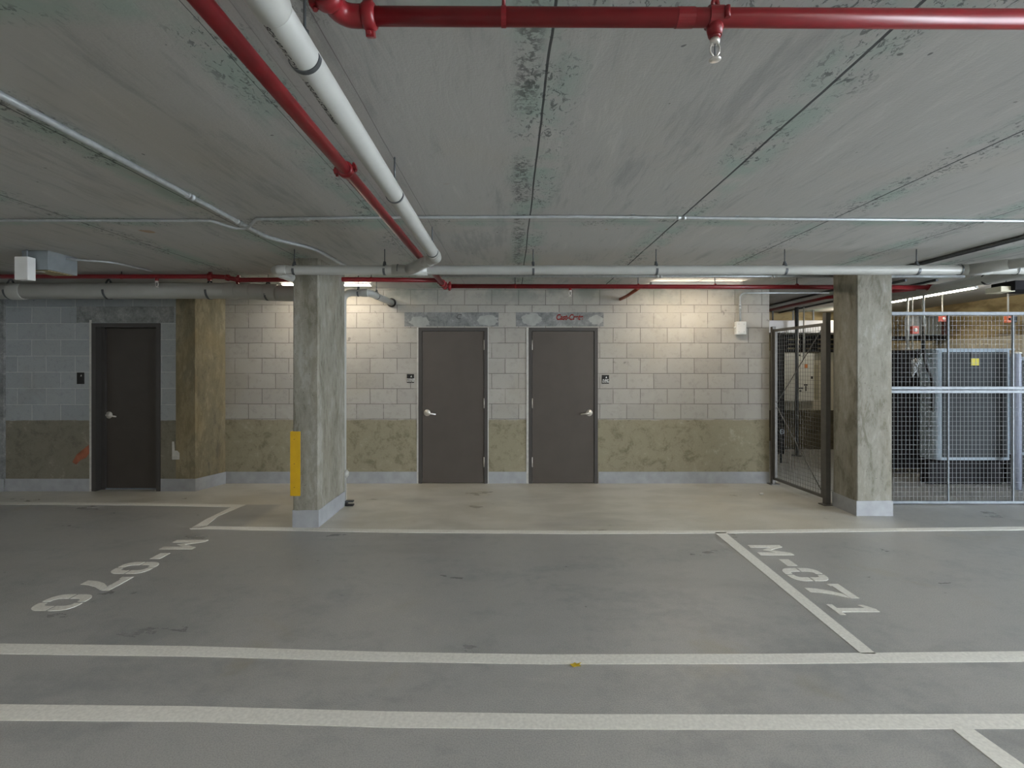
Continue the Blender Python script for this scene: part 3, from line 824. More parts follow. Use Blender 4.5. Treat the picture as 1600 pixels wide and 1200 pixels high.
# wide white pipe on the left
Yv, rv = 6.3, .098; Zv = wz(455, Yv)
e = thing('drain_pipe', 'wide white plastic pipe above the recessed dark door', 'pipe', (-4, Yv, Zv), 'white plastic drain pipes')
bm = BM(); tube(bm, [(-9.1, Yv, Zv-.005), (wx(300, Yv), Yv, Zv+.005), (wx(372, Yv), Yv, Zv+.005), (wx(430, Yv), Yv+.02, Zv-.02), (-2.42, Yv+.03, Zv-.03)], rv, 36, .2); obj('pipe', bm, M_PVC, e)
sleeve(e, P(29, 455.5, Yv), (1,0,0), rv, .16, M_PVC)
sleeve(e, P(362, 454.5, Yv), (1,0,0), rv, .13, M_PVC); sleeve(e, P(384, 454.5, Yv), (1,0,0), rv-.004, .14, M_PVC); sleeve(e, P(424, 457, Yv), (1,0,-.05), rv, .15, M_PVC)
for px in (17, 170, 328, 419):
    clevis(e, P(px, 455 if px < 400 else 457, Yv), (1,0,0), rv, w=.026, mat=M_DARKST)

# down pipe behind the slim column and its bend into the wall
e = thing('drain_pipe', 'thin white down pipe behind the slim column, bending right into the wall', 'pipe', (wx(536, 6.36), 6.36, 0), 'white plastic drain pipes')
Yd = 6.36; xd = wx(535.5, Yd); rd = .044; zd = wz(457.5, Yd)
bm = BM(); tube(bm, [(xd, Yd, 0), (xd, Yd, zd), (wx(577, Yd), Yd, zd), (wx(613, 7.42), 7.42, wz(473.5, 7.42))], rd, 24, .12, True, 8); obj('pipe', bm, M_PVC, e)
sleeve(e, (wx(570, Yd), Yd, zd), (1,0,0), rd, .08, M_PVC)
bm = BM(); lathe(bm, [(0, .05), (.035, .05), (.038, .035), (.05, .033), (.052, .004)], (xd+.02, Yd, wz(740, Yd)), (1,0,0), 18); obj('cleanout_cap', bm, M_PVC, e)
clevis(e, (wx(560, Yd), Yd, zd), (1,0,0), rd, w=.02)
pm = Vector((wx(577, Yd), Yd, zd)); pe = Vector((wx(613, 7.42), 7.42, wz(473.5, 7.42)))
clevis(e, pm+(pe-pm)*.28, (pe-pm), rd, w=.02)
bm = BM(); ring(bm, pe+(pm-pe)*.02+Vector((0,-.02,0)), (0,1,0), rd, rd+.022, .012, 24); obj('wall_collar', bm, M_BLACK, e)

# grey pipe running back on the right
e = thing('drain_pipe', 'white pipe running back over the mesh fence below the ceiling', 'pipe', (5.25, 6.5, 2.65), 'white plastic drain pipes')
xg, zg, rg = 5.27, H+.985, .056
bm = BM(); tube(bm, [(xg-.03, 4.6, zg), (xg, 6.0, zg), (xg+.04, 7.95, zg), (xg+.04, 7.95, CEIL+.002)], rg, 28, .12); obj('pipe', bm, M_PVC, e)
bm = BM(); ring(bm, (xg, 5.68, zg), (0,1,0), rg+.0005, rg+.006, .03, 28); obj('clamp_ring', bm, M_BLACK, e)
clevis(e, (xg+.02, 7.4, zg), (0,1,0), rg, w=.02)

# ------------------------------------------------------------------ conduits
def conduit(label, pts, r, mat=M_GALVP, R=.15, couplings=(), straps=(), cat='conduit', cr=1.35):
    e = thing('conduit', label, cat, pts[len(pts)//2], 'steel conduits')
    bm = BM(); tube(bm, pts, r, 14, R, True, 8); obj('tube', bm, mat, e)
    for c, ax in couplings: 
        bm = BM(); lathe(bm, [(-.035, r*1.02), (-.035, r*cr), (-.012, r*cr), (-.012, r*1.12), (.012, r*1.12), (.012, r*cr), (.035, r*cr), (.035, r*1.02)], c, ax, 14); obj('coupling', bm, mat, e)
    for c, ax in straps:
        bm = BM(); ax = Vector(ax); sd = ax.cross(Vector((0,0,1))).normalized()
        ring(bm, c, ax, r*1.02, r*1.22, .02, 14, PI/2, 3*PI/2, (0,0,1))
        for s in (-1, 1):
            q = Vector(c)+sd*s*(r*1.9); box(bm, q.x-.014, q.x+.014, q.y-.010, q.y+.010, CEIL-.004, CEIL)
        obj('strap', bm, mat, e)
    return e
rc = .0145; zcnd = CEIL-rc-.001
XLc = -2.125
conduit('steel conduit running back along the left ceiling to the slim column',
        [(XLc+.01, -2, zcnd), (XLc, 4.45, zcnd), (-1.875, 4.86, zcnd), (-1.84, 6.15, zcnd)], .0165, couplings=[((XLc, 3.38, zcnd), (0,1,0)), ((XLc, 3.98, zcnd), (0,1,0))], R=.5)
Yc = 3.95
conduit('thin steel conduit crossing the whole ceiling between the pipes',
        [(-9, 3.93, zcnd+.002), (wx(330, 3.95), 3.94, zcnd+.002), (wx(360, 3.95), 4.03, zcnd-.035), (wx(378, 3.95), 4.03, zcnd-.035), (wx(405, 3.95), 3.9, zcnd+.002), (wx(600, 3.87), 3.86, zcnd+.002), (wx(900, 3.84), 3.84, zcnd+.002), (wx(1250, 3.9), 3.9, zcnd+.002), (9, 4.1, zcnd+.002)],
        .0115, R=.05, couplings=[((wx(475, 3.89), 3.89, zcnd+.002), (1,0,0)), ((wx(1064, 3.865), 3.865, zcnd+.002), (1,0,0))],
        straps=[((wx(988, 3.85), 3.85, zcnd+.002), (1,0,0)), ((wx(1150, 3.885), 3.885, zcnd+.002), (1,0,0)), ((wx(1538, 3.96), 3.96, zcnd+.002), (1,0,0))])
conduit('steel conduit on the ceiling just behind the long white cross pipe',
        [(wx(690, 6.3), 6.3, zcnd), (5.6, 6.34, zcnd)], .0165, couplings=[((wx(1030, 6.3), 6.31, zcnd), (1,0,0)), ((wx(1212, 6.3), 6.32, zcnd), (1,0,0))])
conduit('upper of the paired conduits beside the right column', [(4.40, 3.0, zcnd), (4.41, 6.0, zcnd)], .014, M_DARKST)
conduit('lower of the paired conduits beside the right column', [(4.455, 3.0, zcnd), (4.465, 6.0, zcnd)], .014, M_DARKST)
for i, (xq, lab) in enumerate(((4.67, 'dark conduit nearest the block wall on the plant room ceiling'), (5.08, 'middle dark conduit on the plant room ceiling, left of the white pipe'), (5.48, 'dark conduit on the plant room ceiling right of the white pipe'))):
    conduit(lab, [(xq, 6.6, zcnd), (xq, YF, zcnd)], .016, M_DARKST)
# junction box and its feed
zj = wz(457.5, 7.36)
jbx = wx(1155, YB)
conduit('bent steel conduit dropping into the junction box on the block wall',
        [(jbx, YB-.025, wz(503, YB)), (jbx, YB-.025, zj), (wx(1296, 7.36), YB-.025, zj)], .0115, R=.08, couplings=[((jbx, YB-.025, wz(480, YB)), (0,0,1))])
e = thing('junction_box', 'square white junction box on the block wall right of the doors', 'electrical box', (jbx, YB, wz(524, YB)))
obj('body', bbox_bevel(wx(1147.5, YB), wx(1163, YB), YB-.07, YB, wz(523, YB), wz(503, YB), .006), M_WHITE, e)
obj('cover', bbox_bevel(wx(1149, YB), wx(1161.5, YB), YB-.076, YB-.071, wz(521.5, YB), wz(504.5, YB), .002, 1), M_WHITE, e)
for q in ((1151, 507), (1159, 507), (1151, 519), (1159, 519)):
    bm = BM(); lathe(bm, [(0, .005), (.003, .004), (.0032, .001)], (wx(q[0], YB), YB-.076, wz(q[1], YB)), (0,-1,0), 8); obj('screw', bm, M_GALV, e)
bm = BM(); lathe(bm, [(0, .014), (.02, .014), (.02, .004)], (wx(1147.5, YB)-.018, YB-.035, wz(512, YB)), (1,0,0), 12); obj('knockout_plug', bm, M_WHITE, e)

# ------------------------------------------------------------------ boxes on the left ceiling
e = thing('electrical_box', 'grey steel box fixed to the ceiling over the recessed dark door', 'electrical box', (-4.65, 5.15, CEIL))
obj('body', bbox_bevel(-4.79, -4.53, 5.0, 5.34, 2.628, CEIL, .004, 1), simple('grey_box_steel', (132,140,144), .45, .2, .05, 8), e)
bm = BM(); box(bm, -4.76, -4.56, 5.03, 5.31, 2.622, 2.628); obj('bottom_plate', bm, simple('brass_plate', (150,138,96), .5, .2, .08, 12), e)
bm = BM(); box(bm, -4.72, -4.64, 5.06, 5.09, 2.619, 2.622); obj('label_strip', bm, M_WHITE, e)
e = thing('sensor_box', 'small white box hanging in front of the grey ceiling box', 'electrical box', (-4.69, 4.94, 2.51))
obj('body', bbox_bevel(-4.765, -4.635, 4.90, 4.985, 2.512, 2.735, .004, 1), M_WHITE, e)
bm = BM(); tube(bm, [(-4.70, 4.96, 2.73), (-4.70, 4.96, CEIL+.002)], .008, 10); obj('stem', bm, M_GALV, e)
conduit('short conduit leaving the grey ceiling box on the left', [(-4.53, 5.2, 2.775), (-4.25, 5.45, 2.79), (-4.22, 6.0, CEIL-.012)], .011, R=.1)

# ------------------------------------------------------------------ strip lights
def strip(x0, x1, y0, y1, z, label, ht=.05, lens=None):
    e = thing('ceiling_light', label, 'light', ((x0+x1)/2, (y0+y1)/2, z), 'strip lights on the ceiling')
    along_x = (x1-x0) > (y1-y0)
    obj('housing', bbox_bevel(x0, x1, y0, y1, z+.018, z+ht, .004, 1), M_WHITE, e)
    bm = BM(); q = .004
    box(bm, x0+.02, x1-.02, y0+q, y1-q, z, z+.018) if along_x else box(bm, x0+q, x1-q, y0+.02, y1-.02, z, z+.018)
    obj('lens', bm, lens or M_LENS, e)
    for s in (0, 1):
        bm = BM()
        if along_x: box(bm, (x0, x1-.02)[s], (x0+.02, x1)[s], y0, y1, z, z+.018)
        else: box(bm, x0, x1, (y0, y1-.02)[s], (y0+.02, y1)[s], z, z+.018)
        obj('end_cap', bm, M_WHITE, e)
    return e
ZS = CEIL-.05
strip(-3.12, -1.90, 6.90, 6.98, CEIL-.033, 'strip light on the ceiling behind the slim column', .033)
strip(1.85, 3.07, 6.80, 6.88, 2.752, 'strip light on the ceiling by the wall right of the doors', CEIL-2.752)
strip(6.38, 6.42, 7.05, 8.65, ZS, 'strip light on the plant room ceiling beyond the mesh fence')
strip(2.0, 3.22, -.4, -.32, ZS, 'unseen strip light added above the driving lane, right of the viewer', .05, M_LENS_ADDED)  # this and the next five lamps are added out of view for brightness
strip(-3.2, -1.98, -.4, -.32, ZS, 'unseen strip light added above the driving lane, left of the viewer', .05, M_LENS_ADDED)
strip(-8.2, -6.98, -.4, -.32, ZS, 'unseen strip light added at the closed left end of the garage', .05, M_LENS_ADDED)  # added to lift the left wall
strip(7.0, 8.22, -.4, -.32, ZS, 'unseen strip light added at the open side of the garage', .05, M_LENS_ADDED)
strip(2.0, 3.22, -3.4, -3.32, ZS, 'unseen strip light added far behind the viewer on the right', .05, M_LENS_ADDED)
strip(-3.2, -1.98, -3.4, -3.32, ZS, 'unseen strip light added far behind the viewer on the left', .05, M_LENS_ADDED)
strip(6.36, 6.43, 8.9, 10.1, ZS, 'unseen strip light added at the back of the plant room')  # added lamp, kept out of sight behind the right column

# ------------------------------------------------------------------ mesh gate
def weld_mesh(o, du, dv, nu0, nu1, su, sv, r, ax=2):
    """square mesh of thin rods: u from o along du to length nu1, v along dv"""
    bm = BM(); du = Vector(du); dv = Vector(dv); nn = du.cross(dv).normalized()
    def rod(a, b, t, off):
        d = (b-a).normalized(); s = d.cross(nn).normalized()
        v = [bm.verts.new(p + s*i*r + nn*(j*r+off)) for p in (a, b) for i, j in ((-1,-1),(1,-1),(1,1),(-1,1))]
        for f in ((0,1,2,3),(4,7,6,5),(0,4,5,1),(1,5,6,2),(2,6,7,3),(3,7,4,0)): bm.faces.new([v[k] for k in f])
    U, V = nu0, nu1
    n = int(U/su)
    for i in range(1, n+1): rod(o+du*(i*su), o+du*(i*su)+dv*V, r, r)
    m = int(V/sv)
    for j in range(1, m+1): rod(o+dv*(j*sv), o+dv*(j*sv)+du*U, r, -r)
    return bm
gA = Vector((XE+.035, 7.33, 0)); gB = Vector((wx(1291, 6.25), 6.27, 0))
gd = (gB-gA); gl = gd.length; gd.normalize(); gn = gd.cross(Vector((0,0,1)))
def gbox(bm, u0, u1, z0, z1, t0=-.02, t1=.02):
    M = Matrix.Translation(gA) @ Matrix(((gd.x, gn.x, 0, 0), (gd.y, gn.y, 0, 0), (0, 0, 1, 0), (0, 0, 0, 1)))
    box(bm, u0, u1, t0, t1, z0, z1, M)
e = thing('mesh_gate', 'grey wire mesh gate between the block wall and the right column', 'gate', gA+gd*.5)
bm = BM(); gbox(bm, -.05, .0, 0, 2.26, -.025, .025); gbox(bm, -.08, .03, 0, .01, -.07, .07); obj('hinge_post', bm, M_GATE, e)
bm = BM(); gbox(bm, gl-.005, gl+.055, 0, 2.34, -.03, .03); gbox(bm, gl-.03, gl+.08, 0, .01, -.09, .07); obj('latch_post', bm, M_GATE, e)
gz0_, gz1_ = .07, 2.22
bm = BM(); w_ = .035
for a, b, c, d in ((.012, .012+w_, gz0_, gz1_), (gl-.02-w_, gl-.02, gz0_, gz1_), (.012+w_, gl-.02-w_, gz0_, gz0_+w_), (.012+w_, gl-.02-w_, gz1_-w_, gz1_)):
    gbox(bm, a, b, c, d, -.016, .016)
obj('gate_frame', bm, M_GATE, e)
o = gA + gd*(.012+w_) + Vector((0,0,gz0_+w_)) + gn*.006
obj('wire_mesh', weld_mesh(o, gd, (0,0,1), gl-.032-2*w_, gz1_-gz0_-2*w_, .05, .052, .0015), M_WIRED, e)
def gp(u, z, t=-.012): return gA + gd*u + gn*t + Vector((0,0,z))
zm = wz(632, 7.25)
for a, b in (((.05, zm+.02), (gl-.06, gz1_-.05)), ((.05, zm-.04), (gl-.06, gz0_+.05))):
    bm = BM(); tube(bm, [gp(*a), gp(*b)], .006, 8); obj('brace_rod', bm, M_GATE, e)
bm = BM(); gbox(bm, gl-.075, gl+.0, 1.10, 1.22, -.045, -.017)
tube(bm, [gp(gl-.045, 1.17, -.04), gp(gl-.045, 1.17, -.075), gp(gl-.045, 1.10, -.08)], .008, 8, .01)
obj('latch', bm, M_BLACK, e)
for z in (.25, 2.05):
    bm = BM(); tube(bm, [gp(gl-.005, z-.03, -.02), gp(gl-.005, z+.03, -.02)], .013, 10); obj('hinge', bm, M_GATE, e)

# ------------------------------------------------------------------ mesh fence
YFc = 6.27; fx0, fx1 = CR[1]+.006, 7.9
e = thing('mesh_fence', 'galvanised wire mesh fence right of the concrete column', 'fence', ((fx0+fx1)/2, YFc, 0))
ztop = wz(490, YFc)
def rail(z0, z1, name, d=.02):
    bm = bbox_bevel(fx0, fx1, YFc-d, YFc+d, z0, z1, .003, 1); return obj(name, bm, M_GALV, e)
rail(ztop-.02, ztop+.02, 'top_rail')
zm0 = wz(609, YFc)
rail(zm0+.004, zm0+.04, 'middle_rail'); rail(zm0-.04, zm0-.004, 'middle_rail')
rail(wz(786.5, YFc), wz(782.5, YFc), 'bottom_rail')
zlo = wz(783, YFc)
for z0, z1 in ((zlo, zm0-.04), (zm0+.04, ztop-.02)):
    obj('wire_mesh', weld_mesh(Vector((fx0, YFc, z0)), (1,0,0), (0,0,1), fx1-fx0, z1-z0, .0478, .0575, .0014), M_WIRE, e)
for px in (1481, 1582):
    x = wx(px, YFc); bm = BM(); box(bm, x-.006, x+.006, YFc-.014, YFc+.006, zlo, ztop-.02); obj('stiffener', bm, M_GALV, e)
for x in (fx0+.012, 6.6, 7.88):
    bm = BM(); box(bm, x-.012, x+.012, YFc+.021, YFc+.05, 0, ztop); obj('post', bm, M_GALV, e)

# ------------------------------------------------------------------ plant room equipment
M_UNIT_LIT = simple('unit_lit_side_grey', (146,160,170), .6, 0, .03, 5, spec=.2)  # paler grey carries the daylight falling on the cabinet sides
M_UNIT_SHADE = simple('unit_shaded_front_grey', (58,62,64), .7, 0, .04, 5, spec=.12)  # darker grey carries the shade on the cabinet front
M_DKEQ = simple('black_equipment', (34,34,36), .8, 0, .1, 14, spec=.1)
def unit(x0, x1, y0, y1, z0, z1, label, sticker):
    e = thing('condenser_unit', label, 'air conditioner', ((x0+x1)/2, (y0+y1)/2, 0), 'air conditioning units behind the fence')
    bm = BM(); box(bm, x0, x1, y0, y1, z0, z1)
    ve = [ed for ed in bm.edges if abs((ed.verts[0].co-ed.verts[1].co).z) > .5]
    bmesh.ops.bevel(bm, geom=ve, offset=.09, segments=6, affect='EDGES', profile=.5)
    for f in bm.faces: f.smooth = False
    obj('cabinet', bm, M_UNIT_LIT, e)
    obj('front_panel', bbox_bevel(x0+.09, x1-.08, y0-.010, y0-.001, z0+.04, z1-.03, .004, 1), M_UNIT_SHADE, e)
    bm = BM()
    n = 22
    for i in range(n):
        z = z0+.10+(z1-z0-.45)*i/n; box(bm, x0+.14, x1-.14, y0-.017, y0-.0105, z, z+.02)
    obj('louvre', bm, M_UNIT_SHADE, e)
    bm = BM(); box(bm, x0-.012, x1+.012, y0-.012, y1+.012, z1, z1+.022); obj('lid', bm, M_UNIT_LIT, e)
    if sticker:
        cx = wx(1521.5, y0); 
        bm = BM(); box(bm, cx-.055, cx+.055, y0-.0215, y0-.0175, wz(571, y0), wz(560, y0)); obj('warning_sticker', bm, simple('sticker_yellow', (190,176,30), .6, 0, 0), e)
        bm = BM(); box(bm, cx-.055, cx+.055, y0-.0215, y0-.0175, wz(559, y0), wz(552, y0)); obj('badge', bm, M_BLACK, e)
    bm = BM(); box(bm, x0+.03, x1-.03, y0+.14, y1-.02, 0, z0-.03); obj('plinth', bm, M_DKEQ, e)
    for x in (x0+.12, x1-.12):
        bm = BM(); box(bm, x-.03, x+.03, y0+.02, y1-.02, z0-.03, z0); obj('foot', bm, M_DKEQ, e)
    return e
Yu = 7.2
ux0 = wx(1462, Yu); ux1 = wx(1583, Yu)
unit(ux0, ux1, Yu, Yu+.34, wz(719, Yu), wz(547, Yu), 'grey air conditioning cabinet with the yellow sticker behind the mesh fence', True)
unit(wx(1592, Yu), 7.9, Yu+.05, Yu+.4, wz(712, Yu), wz(560, Yu), 'grey cabinet at the right edge, beyond the one with the yellow sticker', False)
# white bottle between the cabinets
e = thing('refill_bottle', 'white round-topped bottle between the two grey cabinets', 'bottle', (wx(1588.5, 7.0), 7.0, 0))
xb = wx(1588, 7.05)
bm = BM(); lathe(bm, [(0, .055), (1.80, .055), (1.86, .048), (1.885, .03), (1.89, .004)], (xb, 7.05, 0), (0,0,1), 20); obj('bottle', bm, simple('pale_blue_plastic', (150,158,176), .4, 0, .03, 8), e)
bm = BM(); lathe(bm, [(0, .058), (.02, .058), (.03, .02)], (xb, 7.05, 1.86), (0,0,1), 20); obj('cap', bm, M_WHITE, e)
# dark equipment behind the column
e = thing('black_chiller', 'black finned chiller left of the grey cabinet behind the fence', 'machine', (6.7, 8.3, 0))
bm = BM(); box(bm, 5.6, 7.85, 8.1, 8.5, .08, 1.95); obj('casing', bm, M_DKEQ, e)
bm = BM()
for i in range(44): box(bm, 5.63+i*.05, 5.65+i*.05, 8.085, 8.099, .3, 1.9)
obj('fins', bm, simple('dark_fin_metal', (46,46,48), .8, 0, .05, 20, spec=.1), e)
for x in (5.75, 7.7):
    bm = BM(); box(bm, x-.1, x+.1, 8.15, 8.45, 0, .08); obj('foot', bm, M_DKEQ, e)
e = thing('black_pipe', 'black insulated pipe curving down the front of the grey cabinet', 'pipe', (ux0, Yu, 1))
Yp = Yu-.08
bm = BM(); tube(bm, [P(1443, 500, Yp+.2), P(1442.5, 545, Yp), P(1447, 570, Yp), P(1456, 592, Yp), P(1457.5, 606, Yp), P(1457, 638, Yp), P(1457, 640, Yp+.16)], .021, 14, .15); obj('insulation', bm, M_BLACK, e)
# clear plastic bag, as thin sheet
m, nt, bb = newmat('clear_plastic_film')
bb.inputs['Base Color'].default_value = (.8,.85,.86,1); bb.inputs['Roughness'].default_value = .15; bb.inputs['Alpha'].default_value = .35
bm = BM(); Yb_ = 7.35
N = 7
g = [[None]*(N+1) for _ in range(N+1)]
for i in range(N+1):
    for j in range(N+1):
        u, v = i/N, j/N
        px = 1424+14*u + (1-v)*4*u; py = 562+24*v - 4*u*(1-v) + 4*math.sin(u*9)*v
        g[i][j] = bm.verts.new(P(px, py, Yb_+.05*math.sin(7*u+4*v)+.03*math.cos(9*v)))
for i in range(N):
    for j in range(N): bm.faces.new((g[i][j], g[i+1][j], g[i+1][j+1], g[i][j+1]))
r_ = bmesh.ops.solidify(bm, geom=bm.faces[:], thickness=.002)
tag(obj('plastic_bag', bm, m), 'crumpled clear plastic bag hanging beside the grey cabinet', 'bag')

# thin upright pipes
for px, Y, y1, y0, rr_, lab in ((1418, 7.9, 474, 546, .016, 'white upright pipe nearest the right column above the fence'),
                         (1425.5, 7.8, 478, 546, .008, 'thin white rod between the two upright pipes behind the fence'),
                         (1443, 7.1, 464, 510, .014, 'white upright pipe above the grey cabinet left end'),
                         (1472.5, 8.0, 458, 500, .009, 'thin grey hanging rod holding the small red box'),
                         (1575, 7.2, 455, 498, .010, 'thin white hanging rod holding the orange box')):
    x = wx(px, Y); e = thing('upright_pipe', lab, 'pipe', (x, Y, CEIL), 'upright pipes behind the fence')
    bm = BM(); tube(bm, [(x, Y, wz(y0, Y)), (x, Y, CEIL+.002)], rr_, 10); obj('pipe', bm, M_PVC, e)
    bm = BM(); lathe(bm, [(0, rr_), (0, rr_*1.7), (.03, rr_*1.7), (.03, rr_)], (x, Y, wz(y0, Y)), (0,0,1), 10); obj('end_fitting', bm, M_PVC, e)
M_REDB = simple('red_box_plastic', (176,66,44), .5, 0, .05, 12); M_ORB = simple('orange_box_plastic', (206,96,50), .5, 0, .03, 12)
def relay(px0, px1, py0, py1, Y, mat, label, d=.06):
    x0, x1 = wx(px0, Y), wx(px1, Y); z0, z1 = wz(py1, Y), wz(py0, Y)
    e = thing('control_box', label, 'electrical box', ((x0+x1)/2, Y, z0), 'small control boxes behind the fence')
    obj('body', bbox_bevel(x0, x1, Y-d, Y, z0, z1, .004, 1), mat, e)
    bm = BM(); lathe(bm, [(0, (x1-x0)*.3), (.008, (x1-x0)*.28), (.01, .002)], ((x0+x1)/2, Y-d, (z0+z1)/2), (0,-1,0), 14); obj('dial', bm, M_WHITE if mat is M_REDB else M_BLACK, e)
relay(1420.5, 1431, 510, 522, 7.78, M_REDB, 'red control box on the rod behind the fence, near the right column')
relay(1466, 1473.5, 494, 503, 7.98, M_REDB, 'small dark red box below the fence top rail, left of the orange box')
relay(1568, 1574.5, 494, 504.5, 7.18, M_ORB, 'orange box under the top rail on the right')
relay(1575, 1583.5, 494, 504, 7.18, M_BLACK, 'black box beside the orange box under the top rail')
# grey metal box and dark duct behind
e = thing('control_cabinet', 'grey metal cabinet on the plant room wall seen through the fence', 'cabinet', (wx(1452, 9.6), 9.6, 2.0))
Yx = 9.3
obj('body', bbox_bevel(wx(1436, Yx), wx(1480, Yx), Yx, Yx+.35, wz(524, Yx), wz(494, Yx), .006, 1), M_GALV, e)
obj('door', bbox_bevel(wx(1446, Yx), wx(1470, Yx), Yx-.015, Yx-.001, wz(523, Yx), wz(496, Yx), .004, 1), simple('cabinet_door_grey', (150,158,160), .4, .3, .05, 10), e)
bm = BM(); box(bm, wx(1396, Yx), wx(1480, Yx), Yx+.02, Yx+.35, wz(531, Yx), wz(525, Yx)); obj('shelf_bracket', bm, M_DKEQ, e)
bm = BM(); box(bm, wx(1470.5, Yx), wx(1480, Yx), Yx-.02, Yx-.001, wz(524, Yx), wz(494, Yx)); obj('side_panel', bm, simple('rust_panel', (84,50,44), .6, 0, .1, 10), e)
e = thing('ceiling_fan_coil', 'black duct unit under the ceiling at the right edge', 'machine', (5.95, 5.75, 2.6))
obj('casing', bbox_bevel(wx(1586, 5.9), 6.9, 5.9, 6.2, wz(453, 5.9), wz(438, 5.9), .006, 1), M_DKEQ, e)
bm = BM(); box(bm, 6.2, 6.26, 6.0, 6.1, wz(438, 5.9), CEIL+.001); obj('hanger_bracket', bm, M_DKEQ, e)
e = thing('bracket_plate', 'cream metal plate under the black duct unit', 'bracket', (wx(1575, 5.9), 5.9, 2.55))
obj('plate', bbox_bevel(wx(1564, 5.95), wx(1587, 5.95)-.002, 5.95, 6.15, wz(455.5, 5.95), wz(447, 5.95), .004, 1), simple('cream_enamel', (206,200,176), .5, 0, .03, 10), e)
bm = BM(); tube(bm, [(wx(1572, 6.05), 6.05, wz(447, 5.95)), (wx(1572, 6.05), 6.05, CEIL+.001)], .006, 8); obj('hanger_rod', bm, M_GALV, e)
# seen through the gate
e = thing('daylight_standin', 'pale box standing in for a daylight opening, seen over the gate', 'panel', (5.5, 10.1, 2.4))  # bright daylight opening built as a pale box
Yd2 = 9.9
obj('standin_casing', bbox_bevel(1.9, wx(1300, Yd2)+.3, Yd2, Yd2+.5, wz(520, Yd2), wz(500.5, Yd2), .006, 1), simple('pale_daylight_sheet', (214,216,218), .45, .1, .03, 4), e)
for x in (5.15, 5.55, 5.95):
    bm = BM(); box(bm, x-.012, x+.012, Yd2+.2, Yd2+.22, wz(500.5, Yd2), CEIL+.002); obj('hanger_strap', bm, M_DARKST, e)
e = thing('upright_pipe', 'dark upright post in front of the pale box, seen through the gate', 'pipe', (5.4, 9.6, 0), 'upright pipes behind the fence')
x = wx(1245, 9.7); bm = BM(); tube(bm, [(x, 9.7, 0), (x, 9.7, CEIL+.001)], .034, 14); obj('pipe', bm, M_DARKST, e)
bm = BM(); lathe(bm, [(0, .09), (.015, .09), (.015, .034)], (x, 9.7, 0), (0,0,1), 16); obj('foot_plate', bm, M_DARKST, e)
e = thing('upright_pipe', 'thin pale rod in front of the pale box, seen over the gate', 'pipe', (5.4, 9.4, 2.0), 'upright pipes behind the fence')
x = wx(1256, 9.5); bm = BM(); tube(bm, [(x, 9.5, wz(560, 9.5)), (x, 9.5, CEIL+.001)], .012, 10); obj('pipe', bm, M_PVC, e)
bm = BM(); lathe(bm, [(0, .012), (0, .02), (.04, .02), (.04, .012)], (x, 9.5, wz(560, 9.5)), (0,0,1), 10); obj('end_fitting', bm, M_PVC, e)
Yq2 = 10.2
e = thing('control_cabinet', 'white electrical cabinet with black labels seen through the mesh gate', 'cabinet', (wx(1248, Yq2), Yq2, 1))
cx0, cx1 = wx(1225, Yq2), wx(1272, Yq2)
obj('body', bbox_bevel(cx0, cx1, Yq2, YF-.002, wz(627, Yq2), wz(552, Yq2), .006, 1), simple('cabinet_white', (206,208,200), .45, 0, .02, 6), e)
for (a, b, c, d, mt) in ((1245, 1251, 554, 556, M_INK), (1257, 1261.5, 569, 575, simple('orange_sticker', (196,120,56), .6, 0, .1, 40)), (1267, 1270, 588, 592, M_INK), (1256, 1261.5, 600.5, 602.5, M_INK), (1258.5, 1260, 603, 611, M_INK), (1248, 1255, 605.5, 607.5, M_INK), (1249, 1252, 609.5, 612, M_INK)):
    bm = BM(); box(bm, wx(a, Yq2), wx(b, Yq2), Yq2-.004, Yq2-.0005, wz(d, Yq2), wz(c, Yq2)); obj('sticker', bm, mt, e)
bm = BM(); box(bm, cx1+.02, wx(1284, Yq2), Yq2+.1, YF-.002, wz(625, Yq2), wz(570, Yq2)); obj('side_box', bm, simple('olive_box', (150,146,124), .6, 0, .04, 8), e)
e = thing('black_rack', 'dark pipe rack left of the white cabinet beyond the gate', 'rack', (5.3, 10, 0))
bm = BM()
for px in (1212, 1216, 1220, 1224):
    tube(bm, [(wx(px, 9.95), 9.95, 0), (wx(px, 9.95), 9.95, wz(522, 9.95))], .022, 10)
obj('pipes', bm, M_DKEQ, e)
bm = BM(); box(bm, wx(1209, 9.95), wx(1227, 9.95), 9.975, 10.01, wz(630, 9.95), wz(626, 9.95)); obj('cross_bar', bm, M_DKEQ, e)
e = thing('pipe_manifold', 'dark horizontal pipes over the white cabinet beyond the gate', 'pipe', (5.6, 10.2, 2.2))
bm = BM()
for i, (py, rr_) in enumerate(((526, .04), (534, .035), (541, .03), (548, .03))):
    tube(bm, [(wx(1226, 10.25), 10.3, wz(py, 10.25)), (wx(1300, 10.25)+.4, 10.3, wz(py, 10.25))], rr_, 12)
obj('pipes', bm, M_DKEQ, e)
for px in (1233, 1262, 1280):
    bm = BM(); box(bm, wx(px, 10.25)-.015, wx(px, 10.25)+.015, 10.33, YF, wz(549, 10.25), wz(524, 10.25)); obj('wall_bracket', bm, M_DKEQ, e)
e = thing('valve_handle', 'small dark wheel valve low behind the mesh gate', 'valve', (4.5, 9.4, 0))
x = wx(1220, 9.0)
bm = BM(); tube(bm, [(x, 9.0, 0), (x, 9.0, wz(674, 9.0))], .018, 10); obj('riser', bm, M_DKEQ, e)
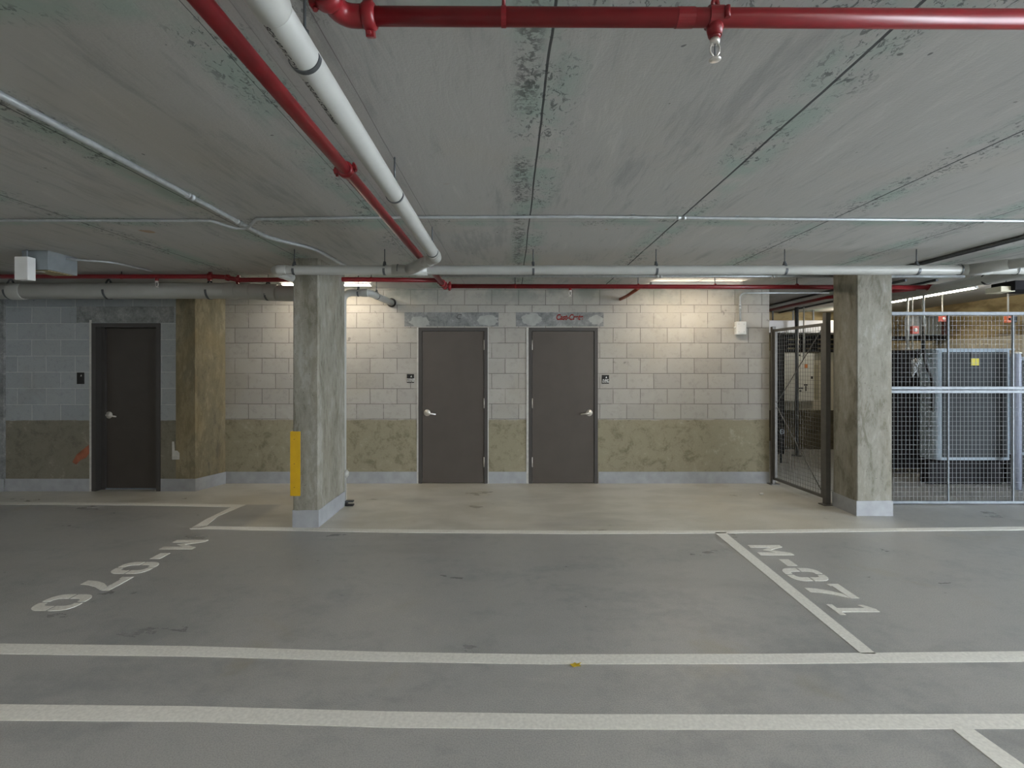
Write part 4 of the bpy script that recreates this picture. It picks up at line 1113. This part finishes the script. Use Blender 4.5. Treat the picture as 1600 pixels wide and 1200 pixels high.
bm = BM(); ring(bm, (x, 8.96, wz(674, 9.0)), (0,1,0), .030, .044, .016, 20); box(bm, x-.035, x+.035, 8.955, 8.965, wz(674, 9.0)-.006, wz(674, 9.0)+.006); tube(bm, [(x, 8.95, wz(674, 9.0)), (x, 9.02, wz(674, 9.0))], .012, 8); obj('wheel', bm, M_GALV, e)
bm = BM(); box(bm, 3.95, 5.3, YF-.012, YF, 0, .17); struct('baseboard_plant', bm, M_BASE, 'grey base strip on the far plant room wall', 'baseboard')

# ------------------------------------------------------------------ small things on the floor
e = thing('floor_bracket', 'small black bracket on the floor behind the slim column', 'bracket', FL(547, 790))
p = FL(546, 790)
bm = BM(); box(bm, p.x-.045, p.x+.05, p.y-.03, p.y+.03, 0, .018); box(bm, p.x-.04, p.x-.025, p.y-.03, p.y+.03, .018, .045); obj('foot', bm, M_BLACK, e)
bm = BM(); box(bm, p.x-.045, p.x+.048, p.y-.025, p.y+.03, .045, .062); obj('top_bar', bm, M_DARKST, e)
p = FL(1190, 773)
bm = BM(); bmesh.ops.create_icosphere(bm, subdivisions=2, radius=.022)
for v in bm.verts: v.co = Vector((v.co.x*1.3*(1+random.uniform(-.15,.15)), v.co.y, v.co.z*.7)) + Vector((p.x, p.y, .0135))
tag(obj('stone_chip', bm, M_WHITE), 'small white chip on the floor near the mesh gate', 'chip')
p = FL(899, 1040)
bm = BM(); prism(bm, [(-.03,0),(-.012,.012),(.0,.028),(.010,.012),(.034,.016),(.020,0),(.030,-.014),(.004,-.010),(-.014,-.020)], lambda u, v, h: Vector((p.x+u, p.y+v, h + .006*abs(u)/.03)), .0, .003)
tag(obj('fallen_leaf', bm, simple('yellow_leaf', (186,160,30), .6, 0, .1, 60)), 'small yellow leaf on the floor by the near white line', 'leaf')

# ------------------------------------------------------------------ light
w = bpy.data.worlds.new('World'); SC.world = w; w.use_nodes = True
bg = w.node_tree.nodes['Background']
bg.inputs['Color'].default_value = (.84, .91, 1.0, 1); bg.inputs['Strength'].default_value = 11.0

cam = bpy.data.cameras.new('camera'); co = bpy.data.objects.new('camera', cam); COL.objects.link(co)
co.location = (0, 0, H); co.rotation_euler = (PI/2, 0, 0)
cam.sensor_width = 36; cam.sensor_fit = 'HORIZONTAL'; cam.lens = 36*F/1600
cam.shift_y = -(600-HY)/1600
cam.clip_start = .02; cam.clip_end = 100
SC.camera = co
vs = SC.view_settings
vs.view_transform = 'Standard'; vs.look = 'None'; vs.gamma = 1; vs.use_curve_mapping = False; vs.exposure = 0.80
